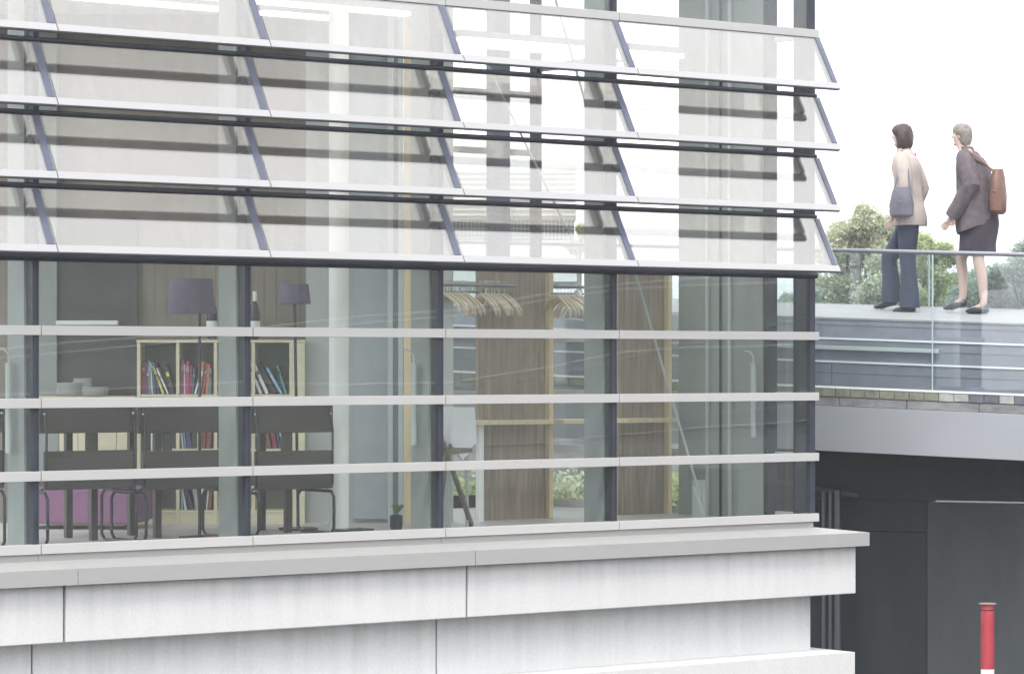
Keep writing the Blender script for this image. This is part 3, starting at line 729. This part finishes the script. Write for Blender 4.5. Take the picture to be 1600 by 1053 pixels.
# joints between the stone slabs of the risers, cut as thin dark lines
for s_, d, h0, h1 in ((.78, 1.15, .18, .34), (-2.6, 1.15, .18, .34), (.15, .75, -.015, .168), (-2.1, .75, -.015, .168), (2.3, .75, -.015, .168), (-.85, .35, -.21, -.028), (1.5, .35, -.21, -.028), (-3.2, .35, -.21, -.028), (4.2, 1.15, .18, .34), (6, .75, -.015, .168)):
    bbox('slab_joint', s_, s_ + .008, d - .003, d + .02, h0, h1, M['slateb'])
bbox('slab_joint', S0, S1, 1.147, 1.16, .292, .298, M['slateb'])
bbox('slab_joint', S0, S1, .347, .36, -.112, -.106, M['slateb'])
bbox('slab_joint', S0, S1, .747, .76, .088, .094, M['slateb'])
bbox('light_strip', -9, -.02, .70, .745, .085, .12, M['shaft'], .003)
# front glass barrier
MB().tube([bp(S0, -.02, .912), bp(S1, -.02, .912)], .018, 12).build('handrail', M['rail'], br)
js = (1457 - 1435) / 4800 * 25.2 / .92
j = js - 2.3 * 4
k = 0
while j < S1 - 2:
    bbox('glass_panel', j + .006, j + 2.294, -.03, -.018, -.213, .895, M['bglass'])
    if j > -9: bbox('panel_joint', j - .004, j + .004, -.032, -.016, -.213, .895, M['bedge'])
    j += 2.3
# low glass upstand at the far edge
js = (1316 - 1435) / 4800 * 27.96 / .92
for k in range(-6, 22):
    a = js + k * 1.262
    mb = MB(); o = bp(a + .008, 3.1, .4835)
    mb.obox(o, U * 1.246, Nn * .012, UP * .50).build('upstand_panel', M['bglass'], br)
    MB().obox(bp(a - .008, 3.1, .4835), U * .014, Nn * .014, UP * .50).build('panel_joint', M['bedge'], br)
# supports further along the bridge
for s_ in (12, 24, 36):
    pz = bp(s_, 1.5, -.7); MB().box(pz.x - .25, pz.x + .25, pz.y - .25, pz.y + .25, GZ, pz.z).build('pillar', M['girder'], br)

# abutment wall below the bridge
ab = empty('abutment_wall', bp(0, 2, GZ - CAM.z), 'dark clad wall with a lighter grey door panel under the footbridge', 'wall')
def aw(name, pxa, pxb, ya, yb_, d, m, th=.05, dh=0):
    P = []
    for (px, py) in ((pxa, yb_), (pxb, yb_), (pxb, ya), (pxa, ya)):
        dr = ray(px, py); base = bp(0, d, 0); n_ = Nn; t = (base - CAM).dot(n_) / dr.dot(n_); P.append(CAM + dr * t)
    mb = MB(); Q = [p_ + Nn * th for p_ in P]
    mb.add(P + Q, [(0, 1, 2, 3), (7, 6, 5, 4), (0, 4, 5, 1), (1, 5, 6, 2), (2, 6, 7, 3), (3, 7, 4, 0)])
    return mb.build(name, m, ab)
D0 = 2.0
zt4 = bp(0, D0, -.70).z
def wall_piece(name, s0, s1, d, z0, z1, m, th):
    a, b = bp(s0, d, 0), bp(s1, d, 0)
    MB().obox((a.x, a.y, z0), (b.x - a.x, b.y - a.y, 0), Nn * th, (0, 0, z1 - z0)).build(name, m, ab)
def s_of(px, d):
    for_ = 0
    lo, hi = -12, 12
    for _ in range(50):
        mid = (lo + hi) / 2; p_ = bp(mid, d, 0) - CAM; x = 800 + F * p_.dot(RGT) / p_.dot(FWD)
        if x < px: lo = mid
        else: hi = mid
    return lo
zdoor = CAM.z - (788 - HY) / F * 27.0
sD = s_of(1450, D0); sA = s_of(1150, D0); sB = s_of(1344, D0)
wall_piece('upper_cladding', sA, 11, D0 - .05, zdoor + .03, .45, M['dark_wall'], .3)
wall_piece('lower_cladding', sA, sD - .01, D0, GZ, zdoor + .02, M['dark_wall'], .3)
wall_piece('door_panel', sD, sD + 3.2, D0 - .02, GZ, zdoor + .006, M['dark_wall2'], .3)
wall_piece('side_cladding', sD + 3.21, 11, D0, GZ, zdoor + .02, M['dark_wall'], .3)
for zz in (zdoor - .26,): wall_piece('cladding_joint', sA, sD - .02, D0 - .002, zz, zz + .006, M['black'], .01)
MB().bar(bp(sA, D0 - .3, zdoor + .18 - CAM.z + .0), bp(sB, D0 - .06, zdoor + .02 - CAM.z - U.z * sB * 0), .05, .035).build('cable_tray', M['dark_wall2'], ab)
# drain pipes
for px, rr, lab in ((1287, .017, 'thinnest grey pipe nearest the building corner'), (1297.5, .017, 'thin grey pipe in the middle of the three'), (1309, .030, 'thick grey pipe at the outer side of the three')):
    s_ = s_of(px, D0 - .12); p_ = bp(s_, D0 - .12, 0)
    r = empty('drain_pipe', (p_.x, p_.y, GZ), lab, 'pipe', 'grey pipes on the dark wall')
    zt5 = CAM.z - (770 - HY) / F * 26.8
    MB().tube([(p_.x, p_.y, GZ), (p_.x, p_.y, zt5)], rr, 14).build('pipe_run', M['pipe'], r)
    MB().lathe((p_.x, p_.y, -.9), [(rr + .004, 0), (rr + .004, .03)], 14).build('clamp', M['pipe'], r)
    MB().bar((p_.x, p_.y, -.885), (p_.x + Nn.x * .13, p_.y + Nn.y * .13, -.885), .012, .012).build('bracket', M['pipe'], r)

# bollard
p_ = atD(1543, 941, 21.8)
r = empty('bollard', (p_.x, p_.y, GZ), 'red and white banded steel bollard with a flat rusty cap', 'bollard')
zt6 = p_.z; rr = .048
MB().tube([(p_.x, p_.y, zt6 - .47), (p_.x, p_.y, zt6 - .012)], rr, 28).build('red_band', M['red'], r)
MB().tube([(p_.x, p_.y, zt6 - .85), (p_.x, p_.y, zt6 - .471)], rr, 28).build('white_band', M['whitep'], r)
MB().tube([(p_.x, p_.y, GZ), (p_.x, p_.y, zt6 - .851)], rr, 28).build('red_band', M['red'], r)
MB().lathe((p_.x, p_.y, zt6 - .012), [(.062, 0), (.064, .003), (.060, .008), (.02, .010)], 28).build('cap', mat('rusty_cap', (.20, .13, .12), .8, 0, .3, 30), r)
MB().lathe((p_.x, p_.y, zt6 - .055), [(.0495, 0), (.0495, .008)], 28).build('groove_ring', M['shoe'], r)
# fix: bands measured against the photo
# cables added out of view, to reflect as pale streaks in the lower windows
cf = empty('cable_fence', (0, -6, GZ), 'pale sagging fence cables showing as diagonal streaks in the lower windows', 'fence')
def mirrored(px, py, Y=6.0):
    p = at(px, py, Y); return Vector((p.x, -p.y, p.z))
for pts in ([(-60, 557), (50, 541), (215, 529), (425, 511), (560, 498), (700, 484), (830, 464), (961, 445), (1100, 435), (1240, 432)],
            [(-60, 566), (50, 556), (215, 541), (425, 520), (560, 509), (700, 493), (830, 473), (961, 453), (1100, 446), (1240, 440)],
            [(-60, 620), (175, 607), (385, 595), (560, 600), (707, 598), (855, 575), (961, 552), (1090, 543), (1240, 540)]):
    MB().tube([mirrored(*q) for q in pts], .013, 8).build('cable', M['whitep'], cf)
for q in (-60, 1240):
    p = mirrored(q, 500); MB().tube([(p.x, p.y, GZ), (p.x, p.y, 2.3)], .03, 12).build('post', M['pipe'], cf)
# ------------------------------------------------------------------ far building with ribbed cladding
D = 62
fb = empty('ribbed_building', atD(760, 700, D) * 1.0, 'distant building with pale ribbed cladding over a strip of gridded windows', 'building')
def fbx(name, pxa, pxb, ya, yb_, m, dd=0.0, th=6.0):
    a = atD(pxa, yb_, D + dd); b = atD(pxb, yb_, D + dd); c = atD(pxa, ya, D + dd)
    return MB().obox(a, b - a, FWD * th, (0, 0, c.z - a.z)).build(name, m, fb)
fbx('upper_body', 560, 900, 264, 343, M['clad'])
for k in range(9):
    y_ = 267 + k * 8.4
    fbx('rib', 560, 900.5, y_, y_ + 3.2, M['clad'], -.08, .078)
fbx('window_band', 560, 897, 343.5, 376, M['teal'], .3, 5)
for k in range(56): fbx('glazing_bar', 562 + k * 6, 562.8 + k * 6, 343.5, 376, M['clad'], .22, .07)
for k in range(4): fbx('glazing_bar', 560, 897, 350 + k * 7, 351 + k * 7, M['clad'], .20, .012)
fbx('lower_body', 560, 905, 376.5, 440, M['clad'], .1)
fbx('window_band', 560, 748, 440.5, 600, M['teal'], .3, 5)
for k in range(9): fbx('glazing_bar', 560, 748, 446 + k * 15, 448.5 + k * 15, M['clad'], .22, .07)
for k in range(24): fbx('glazing_bar', 562 + k * 8, 563 + k * 8, 440.5, 600, M['clad'], .20, .012)

# ------------------------------------------------------------------ trees and shrubs
def leafmat(name, c1, c2):
    m = bpy.data.materials.new(name); m.use_nodes = True; n = m.node_tree.nodes; l = m.node_tree.links; b = n['Principled BSDF']; out = n['Material Output']
    g = n.new('ShaderNodeNewGeometry'); cr = n.new('ShaderNodeValToRGB'); e = cr.color_ramp.elements
    e[0].color = (*c1, 1); e[1].color = (*c2, 1); l.new(g.outputs['Random Per Island'], cr.inputs[0]); l.new(cr.outputs[0], b.inputs['Base Color'])
    b.inputs['Roughness'].default_value = .5; b.inputs['Specular IOR Level'].default_value = .35
    tl = n.new('ShaderNodeBsdfTranslucent'); l.new(cr.outputs[0], tl.inputs[0]); ms = n.new('ShaderNodeMixShader'); ms.inputs[0].default_value = .5
    l.new(b.outputs[0], ms.inputs[1]); l.new(tl.outputs[0], ms.inputs[2]); l.new(ms.outputs[0], out.inputs[0]); return m
M['leafA'] = leafmat('pale_leaves', (.30, .34, .22), (.72, .75, .56))
M['leafB'] = leafmat('yellow_green_leaves', (.25, .32, .14), (.60, .67, .36))
M['leafC'] = leafmat('blue_green_leaves', (.22, .29, .25), (.52, .60, .50))
M['bark'] = mat('bark', (.10, .085, .07), .9, 0, .3, 12, (1, 1, .3), bump=.4)
rnd = random.Random(11)
def leaves(mb, c, r, n, sz):
    for _ in range(n):
        while True:
            q = Vector((rnd.uniform(-1, 1), rnd.uniform(-1, 1), rnd.uniform(-1, 1)))
            if .05 < q.length < 1: break
        q = q.normalized() * (q.length ** .4) * (rnd.uniform(.75, 1.12) if rnd.random() < .82 else rnd.uniform(1.1, 1.55))
        p = c + Vector((q.x * r[0], q.y * r[1], q.z * r[2]))
        a = Vector((rnd.gauss(0, 1), rnd.gauss(0, 1), rnd.gauss(0, 1))).normalized(); b = a.cross(Vector((rnd.gauss(0, 1), rnd.gauss(0, 1), rnd.gauss(0, 1)))).normalized()
        s_ = sz * rnd.uniform(.5, 1.2)
        mb.add([p - a * s_, p - b * s_ * .5, p + a * s_, p + b * s_ * .5], [(0, 1, 2, 3)])
def tree(name, D, blobs, base, lm, lab, sz=.13, dens=1.0, cat='tree', grp='trees beyond the footbridge'):
    bx = atD(base, HY, D); root = empty(name, (bx.x, bx.y, GZ), lab, cat, grp)
    tw = MB(); top = None; cs = []
    for (px, py, rp) in blobs: cs.append((atD(px, py, D + rnd.uniform(-1.2, 1.2) * D / 60), rp * D / F))
    mid = max(cs, key=lambda c: c[0].z)[0]
    trunk_top = Vector((bx.x * .6 + mid.x * .4, bx.y * .6 + mid.y * .4, GZ + (mid.z - GZ) * .55))
    th = (mid.z - GZ) * .03
    tw.tube([(bx.x, bx.y, GZ), (bx.x * .8 + trunk_top.x * .2, bx.y * .8 + trunk_top.y * .2, GZ + (trunk_top.z - GZ) * .5), trunk_top], [th, th * .8, th * .6], 9)
    for c, r_ in cs: tw.tube([trunk_top - Vector((0, 0, rnd.uniform(.2, .6) * (trunk_top.z - GZ) * .5)), (trunk_top + c) / 2 + Vector((rnd.uniform(-.2, .2), 0, .1)), c], [th * .45, th * .3, th * .08], 6)
    tw.build('trunk', M['bark'], root)
    mb = MB()
    for c, r_ in cs:
        sub = max(3, int(7))
        for q in range(sub):
            o = Vector((rnd.uniform(-1, 1), rnd.uniform(-1, 1), rnd.uniform(-.9, .9))) * r_ * .62
            leaves(mb, c + o, (r_ * .52, r_ * .52, r_ * .45), int(850 * dens), sz * .5)
    mb.build('crown', lm, root)
tree('broadleaf_tree', 70, [(1350, 345, 30), (1322, 372, 30), (1378, 362, 28), (1300, 398, 28), (1352, 400, 48), (1310, 450, 40), (1375, 440, 42), (1345, 480, 46), (1290, 470, 34)], 1345, M['leafA'], 'tallest pale green tree rising behind the first walker', .10, 1.25)
tree('broadleaf_tree', 78, [(1448, 385, 30), (1425, 400, 26), (1475, 402, 26), (1450, 440, 42), (1485, 460, 34), (1420, 470, 36)], 1450, M['leafB'], 'rounded yellow-green tree between the two walkers', .10, 1.2)
tree('broadleaf_tree', 74, [(1605, 405, 30), (1580, 432, 30), (1550, 452, 32), (1590, 475, 36), (1520, 470, 32), (1635, 440, 40), (1545, 490, 34)], 1590, M['leafC'], 'dark blue-green tree behind the second walker', .10, 1.3)
tree('broadleaf_tree', 88, [(1275, 455, 36), (1290, 470, 45), (1350, 478, 50), (1410, 470, 48), (1460, 478, 46), (1500, 470, 42)], 1400, M['leafA'], 'wide pale tree closing the gap behind the taller trees', .11, 1.3)
tree('broadleaf_tree', 90, [(1530, 462, 40), (1570, 458, 46), (1620, 452, 50), (1540, 500, 44), (1600, 495, 44)], 1560, M['leafC'], 'hazy blue-green tree seen through the barrier behind the second walker', .11, 1.3)
tree('broadleaf_tree', 66, [(1262, 470, 26), (1240, 480, 24), (1215, 490, 24), (1250, 500, 30)], 1245, M['leafC'], 'low green tree showing behind the corner of the glass building', .10, 1)
tree('broadleaf_tree', 58, [(908, 362, 13), (920, 380, 16), (900, 385, 14), (935, 395, 16)], 912, M['leafB'], 'small green tree seen past the end of the ribbed building', .08, .5)
def shrub(pxs, ytop, D, lm, lab):
    x = sum(pxs) / len(pxs); b = atD(x, HY, D); root = empty('shrub', (b.x, b.y, GZ), lab, 'shrub', 'shrubs seen through the far windows')
    tw = MB(); mb = MB()
    for px in pxs:
        c = atD(px, ytop + 35, D); tw.tube([(b.x, b.y, GZ), (b.x * .3 + c.x * .7, b.y * .3 + c.y * .7, (GZ + c.z) / 2), c], [.03, .02, .008], 6)
        for q in range(6):
            leaves(mb, c + Vector((rnd.uniform(-.25, .25), rnd.uniform(-.4, .4), rnd.uniform(-.55, .12))), (.3, .3, .24), 260, .05)
    tw.build('stems', M['bark'], root); mb.build('foliage', lm, root)
shrub([695, 712, 730, 748, 766], 748, 33, M['leafB'], 'bright green shrub seen below the cloth-covered table')
shrub([858, 880, 902, 924], 752, 33, M['leafA'], 'pale green shrub seen between the two timber screens')
shrub([1040, 1060, 1080], 745, 34, M['leafB'], 'green shrub seen beside the end wall')
tag(MB().obox(atD(480, HY, 36) * 1.0 - Vector((0, 0, 3.0)), RGT * 5.6, FWD * .3, (0, 0, 2.3)).build('retaining_wall', M['course']), 'low grey retaining wall behind the shrubs under the footbridge', 'wall')

# ------------------------------------------------------------------ people
def skin_mesh(nodes, edges, name, m, parent, lv=2):
    me = bpy.data.meshes.new('tmp'); me.from_pydata([n[0] for n in nodes], edges, []); ob = bpy.data.objects.new('tmp', me); col.objects.link(ob)
    sk = ob.modifiers.new('skin', 'SKIN'); sk.use_smooth_shade = True
    for i, n in enumerate(nodes): r_ = n[1] if isinstance(n[1], (tuple, list)) else (n[1], n[1]); me.skin_vertices[0].data[i].radius = r_
    me.skin_vertices[0].data[0].use_root = True
    ss = ob.modifiers.new('sub', 'SUBSURF'); ss.levels = lv; ss.render_levels = lv
    dg = bpy.context.evaluated_depsgraph_get(); dg.update()
    new = bpy.data.meshes.new_from_object(ob.evaluated_get(dg)); new.name = name
    bpy.data.objects.remove(ob)
    new.materials.clear(); new.materials.append(m)
    for p_ in new.polygons: p_.use_smooth = True
    o = bpy.data.objects.new(name, new); col.objects.link(o); o.parent = parent; ORG[o] = Vector((0, 0, 0)); return o

from mathutils import noise as mnoise
def crumple(ob, amp, sc, cuts=3, fold=(1, 1, 1)):
    bm = bmesh.new(); bm.from_mesh(ob.data)
    bmesh.ops.subdivide_edges(bm, edges=bm.edges[:], cuts=cuts, use_grid_fill=True, smooth=.15)
    bm.normal_update()
    off = [v.normal * amp * mnoise.fractal(Vector((v.co.x * fold[0], v.co.y * fold[1], v.co.z * fold[2])) * sc, 1.0, 2.0, 3) for v in bm.verts]
    for v, o in zip(bm.verts, off): v.co += o
    bm.to_mesh(ob.data); bm.free()
    ob.data.polygons.foreach_set('use_smooth', [True] * len(ob.data.polygons))
    return ob
def person(px, py, d, lab, P):
    # walker: local +X forward, +Y the side facing the camera
    dr = ray(px, py); base = bp(0, d, 0); t = (base - CAM).dot(Nn) / dr.dot(Nn); loc = CAM + dr * t
    rz = math.atan2(-U.y, -U.x)
    r = empty('person', loc, lab, 'person', None, rz, local=True)
    nodes = []; edges = []
    def nd(p_, r_, par=None):
        nodes.append((Vector(p_), r_)); i = len(nodes) - 1
        if par is not None: edges.append((par, i))
        return i
    ln = P['lean']
    pel = nd((0, 0, .93), (.12, .10)); wa = nd((ln * .3, 0, 1.08), (.105, .09), pel); ch = nd((ln * .7, 0, 1.27), (.13, .10), wa)
    sh = nd((ln * .9, 0, 1.40), (.10, .075), ch); nk = nd((ln * 1.1, 0, 1.465), .052, sh); jw = nd((ln * 1.25 + .02, 0, 1.535), (.060, .066), nk); hd = nd((ln * 1.3 + .015, 0, 1.615), (.070, .078), jw); tp = nd((ln * 1.3, 0, 1.660), (.045, .05), hd)
    for s_ in (1, -1):
        A = P['armL'] if s_ > 0 else P['armR']
        a0 = nd((ln * .9, s_ * .165, 1.385), .052, sh)
        a1 = nd((A[0][0], s_ * A[0][1], A[0][2]), .040, a0); a2 = nd((A[1][0], s_ * A[1][1], A[1][2]), .027, a1)
        v = (nodes[a2][0] - nodes[a1][0]).normalized(); palm = nd(nodes[a2][0] + v * .06, (.030, .018), a2)
        sidev = v.cross(Vector((0, 1, 0))).normalized()
        for q, (off, ln_) in enumerate(((-.024, .062), (-.008, .072), (.008, .068), (.024, .055))):
            f0 = nd(nodes[palm][0] + v * .035 + sidev * off, .0085, palm); f1 = nd(nodes[f0][0] + v * ln_ * .5 + Vector((.008, -s_ * .008, 0)), .008, f0); nd(nodes[f1][0] + v * ln_ * .35 + Vector((.010, -s_ * .02, 0)), .007, f1)
        t0 = nd(nodes[a2][0] + v * .03 + sidev * -.03, .010, a2); nd(nodes[t0][0] + v * .035 + sidev * -.014, .0085, t0)
        Lg = P['legL'] if s_ > 0 else P['legR']
        h = nd((0, s_ * .085, .88), .080, pel); kn = nd((Lg[0][0], s_ * .09, Lg[0][1]), .055, h)
        cf = nd((Lg[0][0] * .65 + Lg[1][0] * .35 - .015, s_ * .09, Lg[0][1] * .65 + Lg[1][1] * .35), .052, kn)
        an = nd((Lg[1][0], s_ * .09, Lg[1][1]), .034, cf); ba = nd((Lg[2][0], s_ * .09, Lg[2][1]), (.036, .025), an); nd((Lg[2][0] + .05, s_ * .09, Lg[2][1] - .004), (.028, .018), ba)
    body = skin_mesh(nodes, edges, 'body', M['skin'], r)
    hx = ln * 1.3 + .015
    # face features are part of the body surface
    bm = bmesh.new(); bm.from_mesh(body.data)
    def blob(c, rr):
        g = bmesh.ops.create_icosphere(bm, subdivisions=2, radius=1); 
        for v in g['verts']: v.co = Vector(c) + Vector((v.co.x * rr[0], v.co.y * rr[1], v.co.z * rr[2]))
    blob((hx + .010, 0, 1.590), (.064, .064, .088)); blob((hx + .072, 0, 1.588), (.017, .011, .018)); blob((hx - .005, .072, 1.59), (.018, .01, .028)); blob((hx - .005, -.072, 1.59), (.018, .01, .028)); blob((hx + .064, 0, 1.552), (.010, .020, .006)); blob((hx + .050, 0, 1.522), (.02, .022, .018))
    bm.to_mesh(body.data); bm.free()
    for s_ in (1, -1): MB().ell((hx + .062, s_ * .026, 1.615), (.008, .010, .006), 10, 6).build('eye', M['shoe'], r)
    # hair
    mb = MB()
    if P['hair'] == 'bob':
        mb.loft([(hx - .03, 0, 1.475, .045, .07), (hx - .032, 0, 1.50, .066, .090), (hx - .032, 0, 1.55, .074, .098), (hx - .022, 0, 1.60, .084, .100), (hx - .008, 0, 1.645, .094, .096), (hx - .008, 0, 1.68, .080, .080), (hx - .01, 0, 1.70, .050, .05), (hx - .01, 0, 1.708, .012, .012)], 22)
    else:
        mb.loft([(hx - .042, 0, 1.50, .03, .05), (hx - .040, 0, 1.53, .050, .074), (hx - .032, 0, 1.58, .064, .088), (hx - .012, 0, 1.635, .086, .092), (hx - .010, 0, 1.67, .080, .080), (hx - .01, 0, 1.695, .055, .055), (hx - .01, 0, 1.705, .012, .012)], 22)
    crumple(mb.build('hair', M['hair1'] if P['hair'] == 'bob' else M['hair2'], r), .010, 26, 2, (1, 1, .35))
    # legs wear
    if P['wear'] == 'trousers':
        mb = MB()
        mb.loft([(0, 0, .80, .085, .140), (.0, 0, .93, .100, .140), (0, 0, 1.02, .090, .120)], 24)
        for s_ in (1, -1):
            Lg = P['legL'] if s_ > 0 else P['legR']; k, a = Lg[0], Lg[1]
            mb.tube([(0, s_ * .082, .92), (k[0] * .4, s_ * .088, .88 + (k[1] - .88) * .4), (k[0], s_ * .09, k[1]), (k[0] * .5 + a[0] * .5, s_ * .09, (k[1] + a[1]) / 2), (a[0] + .01, s_ * .09, a[1] - .035)], [.090, .092, .074, .076, .090], 18)
        crumple(mb.build('trousers', M['trouser'], r), .006, 12, 1, (1, 1, .5))
    else:
        MB().loft([(.02, 0, .53, .165, .17), (.02, 0, .62, .165, .178), (0, 0, .80, .165, .19), (0, 0, 1.0, .135, .16)], 28).build('skirt', M['skirt'], r); crumple([c for c in bpy.data.objects if c.parent == r and c.name.startswith('skirt')][0], .010, 9, 2, (1, 1, .3))
    for s_ in (1, -1):
        Lg = P['legL'] if s_ > 0 else P['legR']; a, b = Lg[1], Lg[2]; dv_ = Vector((b[0] - a[0], 0, b[1] - a[1]))
        hl = Vector((a[0] - .045, s_ * .09, b[1] + (.0 if Lg is P['legL'] else .04)))
        to = Vector((b[0] + .085, s_ * .09, b[1] - .008))
        mb = MB(); ax = (to - hl)
        rings = []
        for u_, rz_, ry_ in ((0, .012, .018), (.1, .040, .034), (.35, .040, .036), (.65, .034, .045), (.9, .022, .036), (1, .008, .015)):
            c = hl + ax * u_; rings.append((c, rz_, ry_))
        n = 12; vs = []
        for c, rz_, ry_ in rings:
            for j_ in range(n): a_ = 2 * math.pi * j_ / n; vs.append(c + Vector((0, ry_ * math.cos(a_), max(-.028, rz_ * math.sin(a_)) )))
        k_ = len(rings); mb.add(vs, [(i * n + j_, i * n + (j_ + 1) % n, (i + 1) * n + (j_ + 1) % n, (i + 1) * n + j_) for i in range(k_ - 1) for j_ in range(n)] + [tuple(reversed(range(n))), tuple(range((k_ - 1) * n, k_ * n))]); mb.smooth = True
        mb.build('shoe', M['shoe'], r)
    # coat
    mb = MB(); mb.loft(P['coat'], 28)
    for s_ in (1, -1):
        A = P['armL'] if s_ > 0 else P['armR']; q0 = Vector((ln * .9, s_ * .14, 1.40)); q1 = Vector((A[0][0], s_ * A[0][1], A[0][2])); q2 = Vector((A[1][0], s_ * A[1][1], A[1][2]))
        W = P['sleeve']
        mb.tube([q0 + Vector((0, -s_ * .03, .012)), q0 * .75 + q1 * .25 + Vector((0, s_ * .01, .01)), q1, q1 * .5 + q2 * .5, q2 + (q2 - q1).normalized() * .015], [.058 * W, .068 * W, .060 * W, .054 * W, .048 * W], 16)
    c_ = crumple(mb.build('coat', M[P['coatm']], r), .009, 11, 2, (1, 1, .6))
    cx = P['coat'][-1][0]
    MB().loft([(cx - .005, 0, 1.425, .085, .10), (cx + .005, 0, 1.47, .066, .072), (cx + .01, 0, 1.495, .062, .068)], 20, cap=False).build('collar', M[P['coatm']], r)
    return r, loc, rz
P1 = dict(lean=.06, hair='bob', wear='trousers', armL=((.0, .20, 1.13), (.10, .20, .90)), armR=((-.05, .215, 1.13), (.06, .22, .88)),
          legL=((.01, .48), (-.02, .085), (.06, .035)), legR=((.23, .50), (.20, .14), (.29, .07)), coatm='coat1', sleeve=1.0,
          coat=[(.01, 0, .79, .150, .190), (.01, 0, .88, .152, .188), (.02, 0, 1.03, .122, .160), (.035, 0, 1.18, .120, .160), (.045, 0, 1.32, .128, .178), (.055, 0, 1.395, .105, .165), (.06, 0, 1.44, .07, .09)])
P2 = dict(lean=.12, hair='short', wear='skirt', armL=((.02, .23, 1.14), (.20, .19, .88)), armR=((.0, .23, 1.13), (.2, .20, .92)),
          legL=((-.01, .47), (-.06, .085), (.02, .035)), legR=((.20, .50), (.18, .13), (.27, .065)), coatm='coat2', sleeve=1.28,
          coat=[(.03, 0, .76, .180, .22, -.30), (.03, 0, .84, .190, .22, -.26), (.03, 0, 1.0, .180, .21, -.14), (.04, 0, 1.15, .165, .20), (.06, 0, 1.30, .150, .19), (.09, 0, 1.39, .115, .17), (.115, 0, 1.445, .075, .09)])
r1, l1, rz = person(1424, 490, 2.35, 'person with dark bobbed hair in a pale beige coat and navy trousers, walking', P1)
r2, l2, rz = person(1531, 491, 2.35, 'person with short grey hair in dark mauve coat, dark skirt and flat shoes, walking', P2)
def lw(l0, v):  # local walker coordinates to world
    return l0 + Matrix.Rotation(rz, 3, 'Z') @ Vector(v)
# bags
def bag(l0, c, sz, m, lab, straps, nm='shoulder_bag'):
    r = bpy.data.objects.new(nm, None); col.objects.link(r); r.location = l0; r.rotation_euler = (0, 0, rz); ORG[r] = Vector((0, 0, 0)); tag(r, lab, 'bag', 'bags carried by the walkers')
    c = Vector(c); mb = MB()
    mb.loft([(c.x, c.y, c.z - sz[2], sz[0] * .70, sz[1] * .5), (c.x, c.y, c.z - sz[2] * .85, sz[0] * .95, sz[1] * .95), (c.x, c.y, c.z - sz[2] * .2, sz[0], sz[1]), (c.x, c.y, c.z + sz[2] * .6, sz[0] * .8, sz[1] * .8), (c.x, c.y, c.z + sz[2], sz[0] * .62, sz[1] * .35)], 22)
    b_ = mb.build('bag_body', m, r)
    MB().tube(straps, .010, 8).build('strap', m, r)
    MB().lathe((c.x, c.y + sz[1] + .001, c.z), [(.012, 0), (.012, .004)], 10).build('clasp', M['chrome'], r)
bag(l1, (.02, .255, .99), (.115, .05, .135), M['bag1'], 'slate grey shoulder bag hanging at the beige coat', [(-.06, .25, 1.10), (-.02, .20, 1.30), (.05, .13, 1.455), (.07, .0, 1.47), (.06, .18, 1.30), (.09, .25, 1.10)])
bag(l2, (-.20, .14, 1.08), (.075, .13, .20), M['bag2'], 'rust brown leather bag hanging behind the mauve coat', [(-.18, .20, 1.25), (-.04, .21, 1.38), (.08, .17, 1.455), (.04, .18, 1.40), (-.15, .08, 1.27)])

# ------------------------------------------------------------------ thin volume added to lift the dark tones
hm = bpy.data.materials.new('air'); hm.use_nodes = True; hn = hm.node_tree.nodes; hn.clear()
ho = hn.new('ShaderNodeOutputMaterial'); hv = hn.new('ShaderNodeVolumePrincipled')
hv.inputs['Color'].default_value = (.95, .96, 1, 1); hv.inputs['Density'].default_value = .0012; hv.inputs['Anisotropy'].default_value = .2
hm.node_tree.links.new(hv.outputs[0], ho.inputs['Volume'])
tag(MB().box(-300, 400, -300, 400, GZ - 1.5, 26).build('haze', hm), kind='stuff')
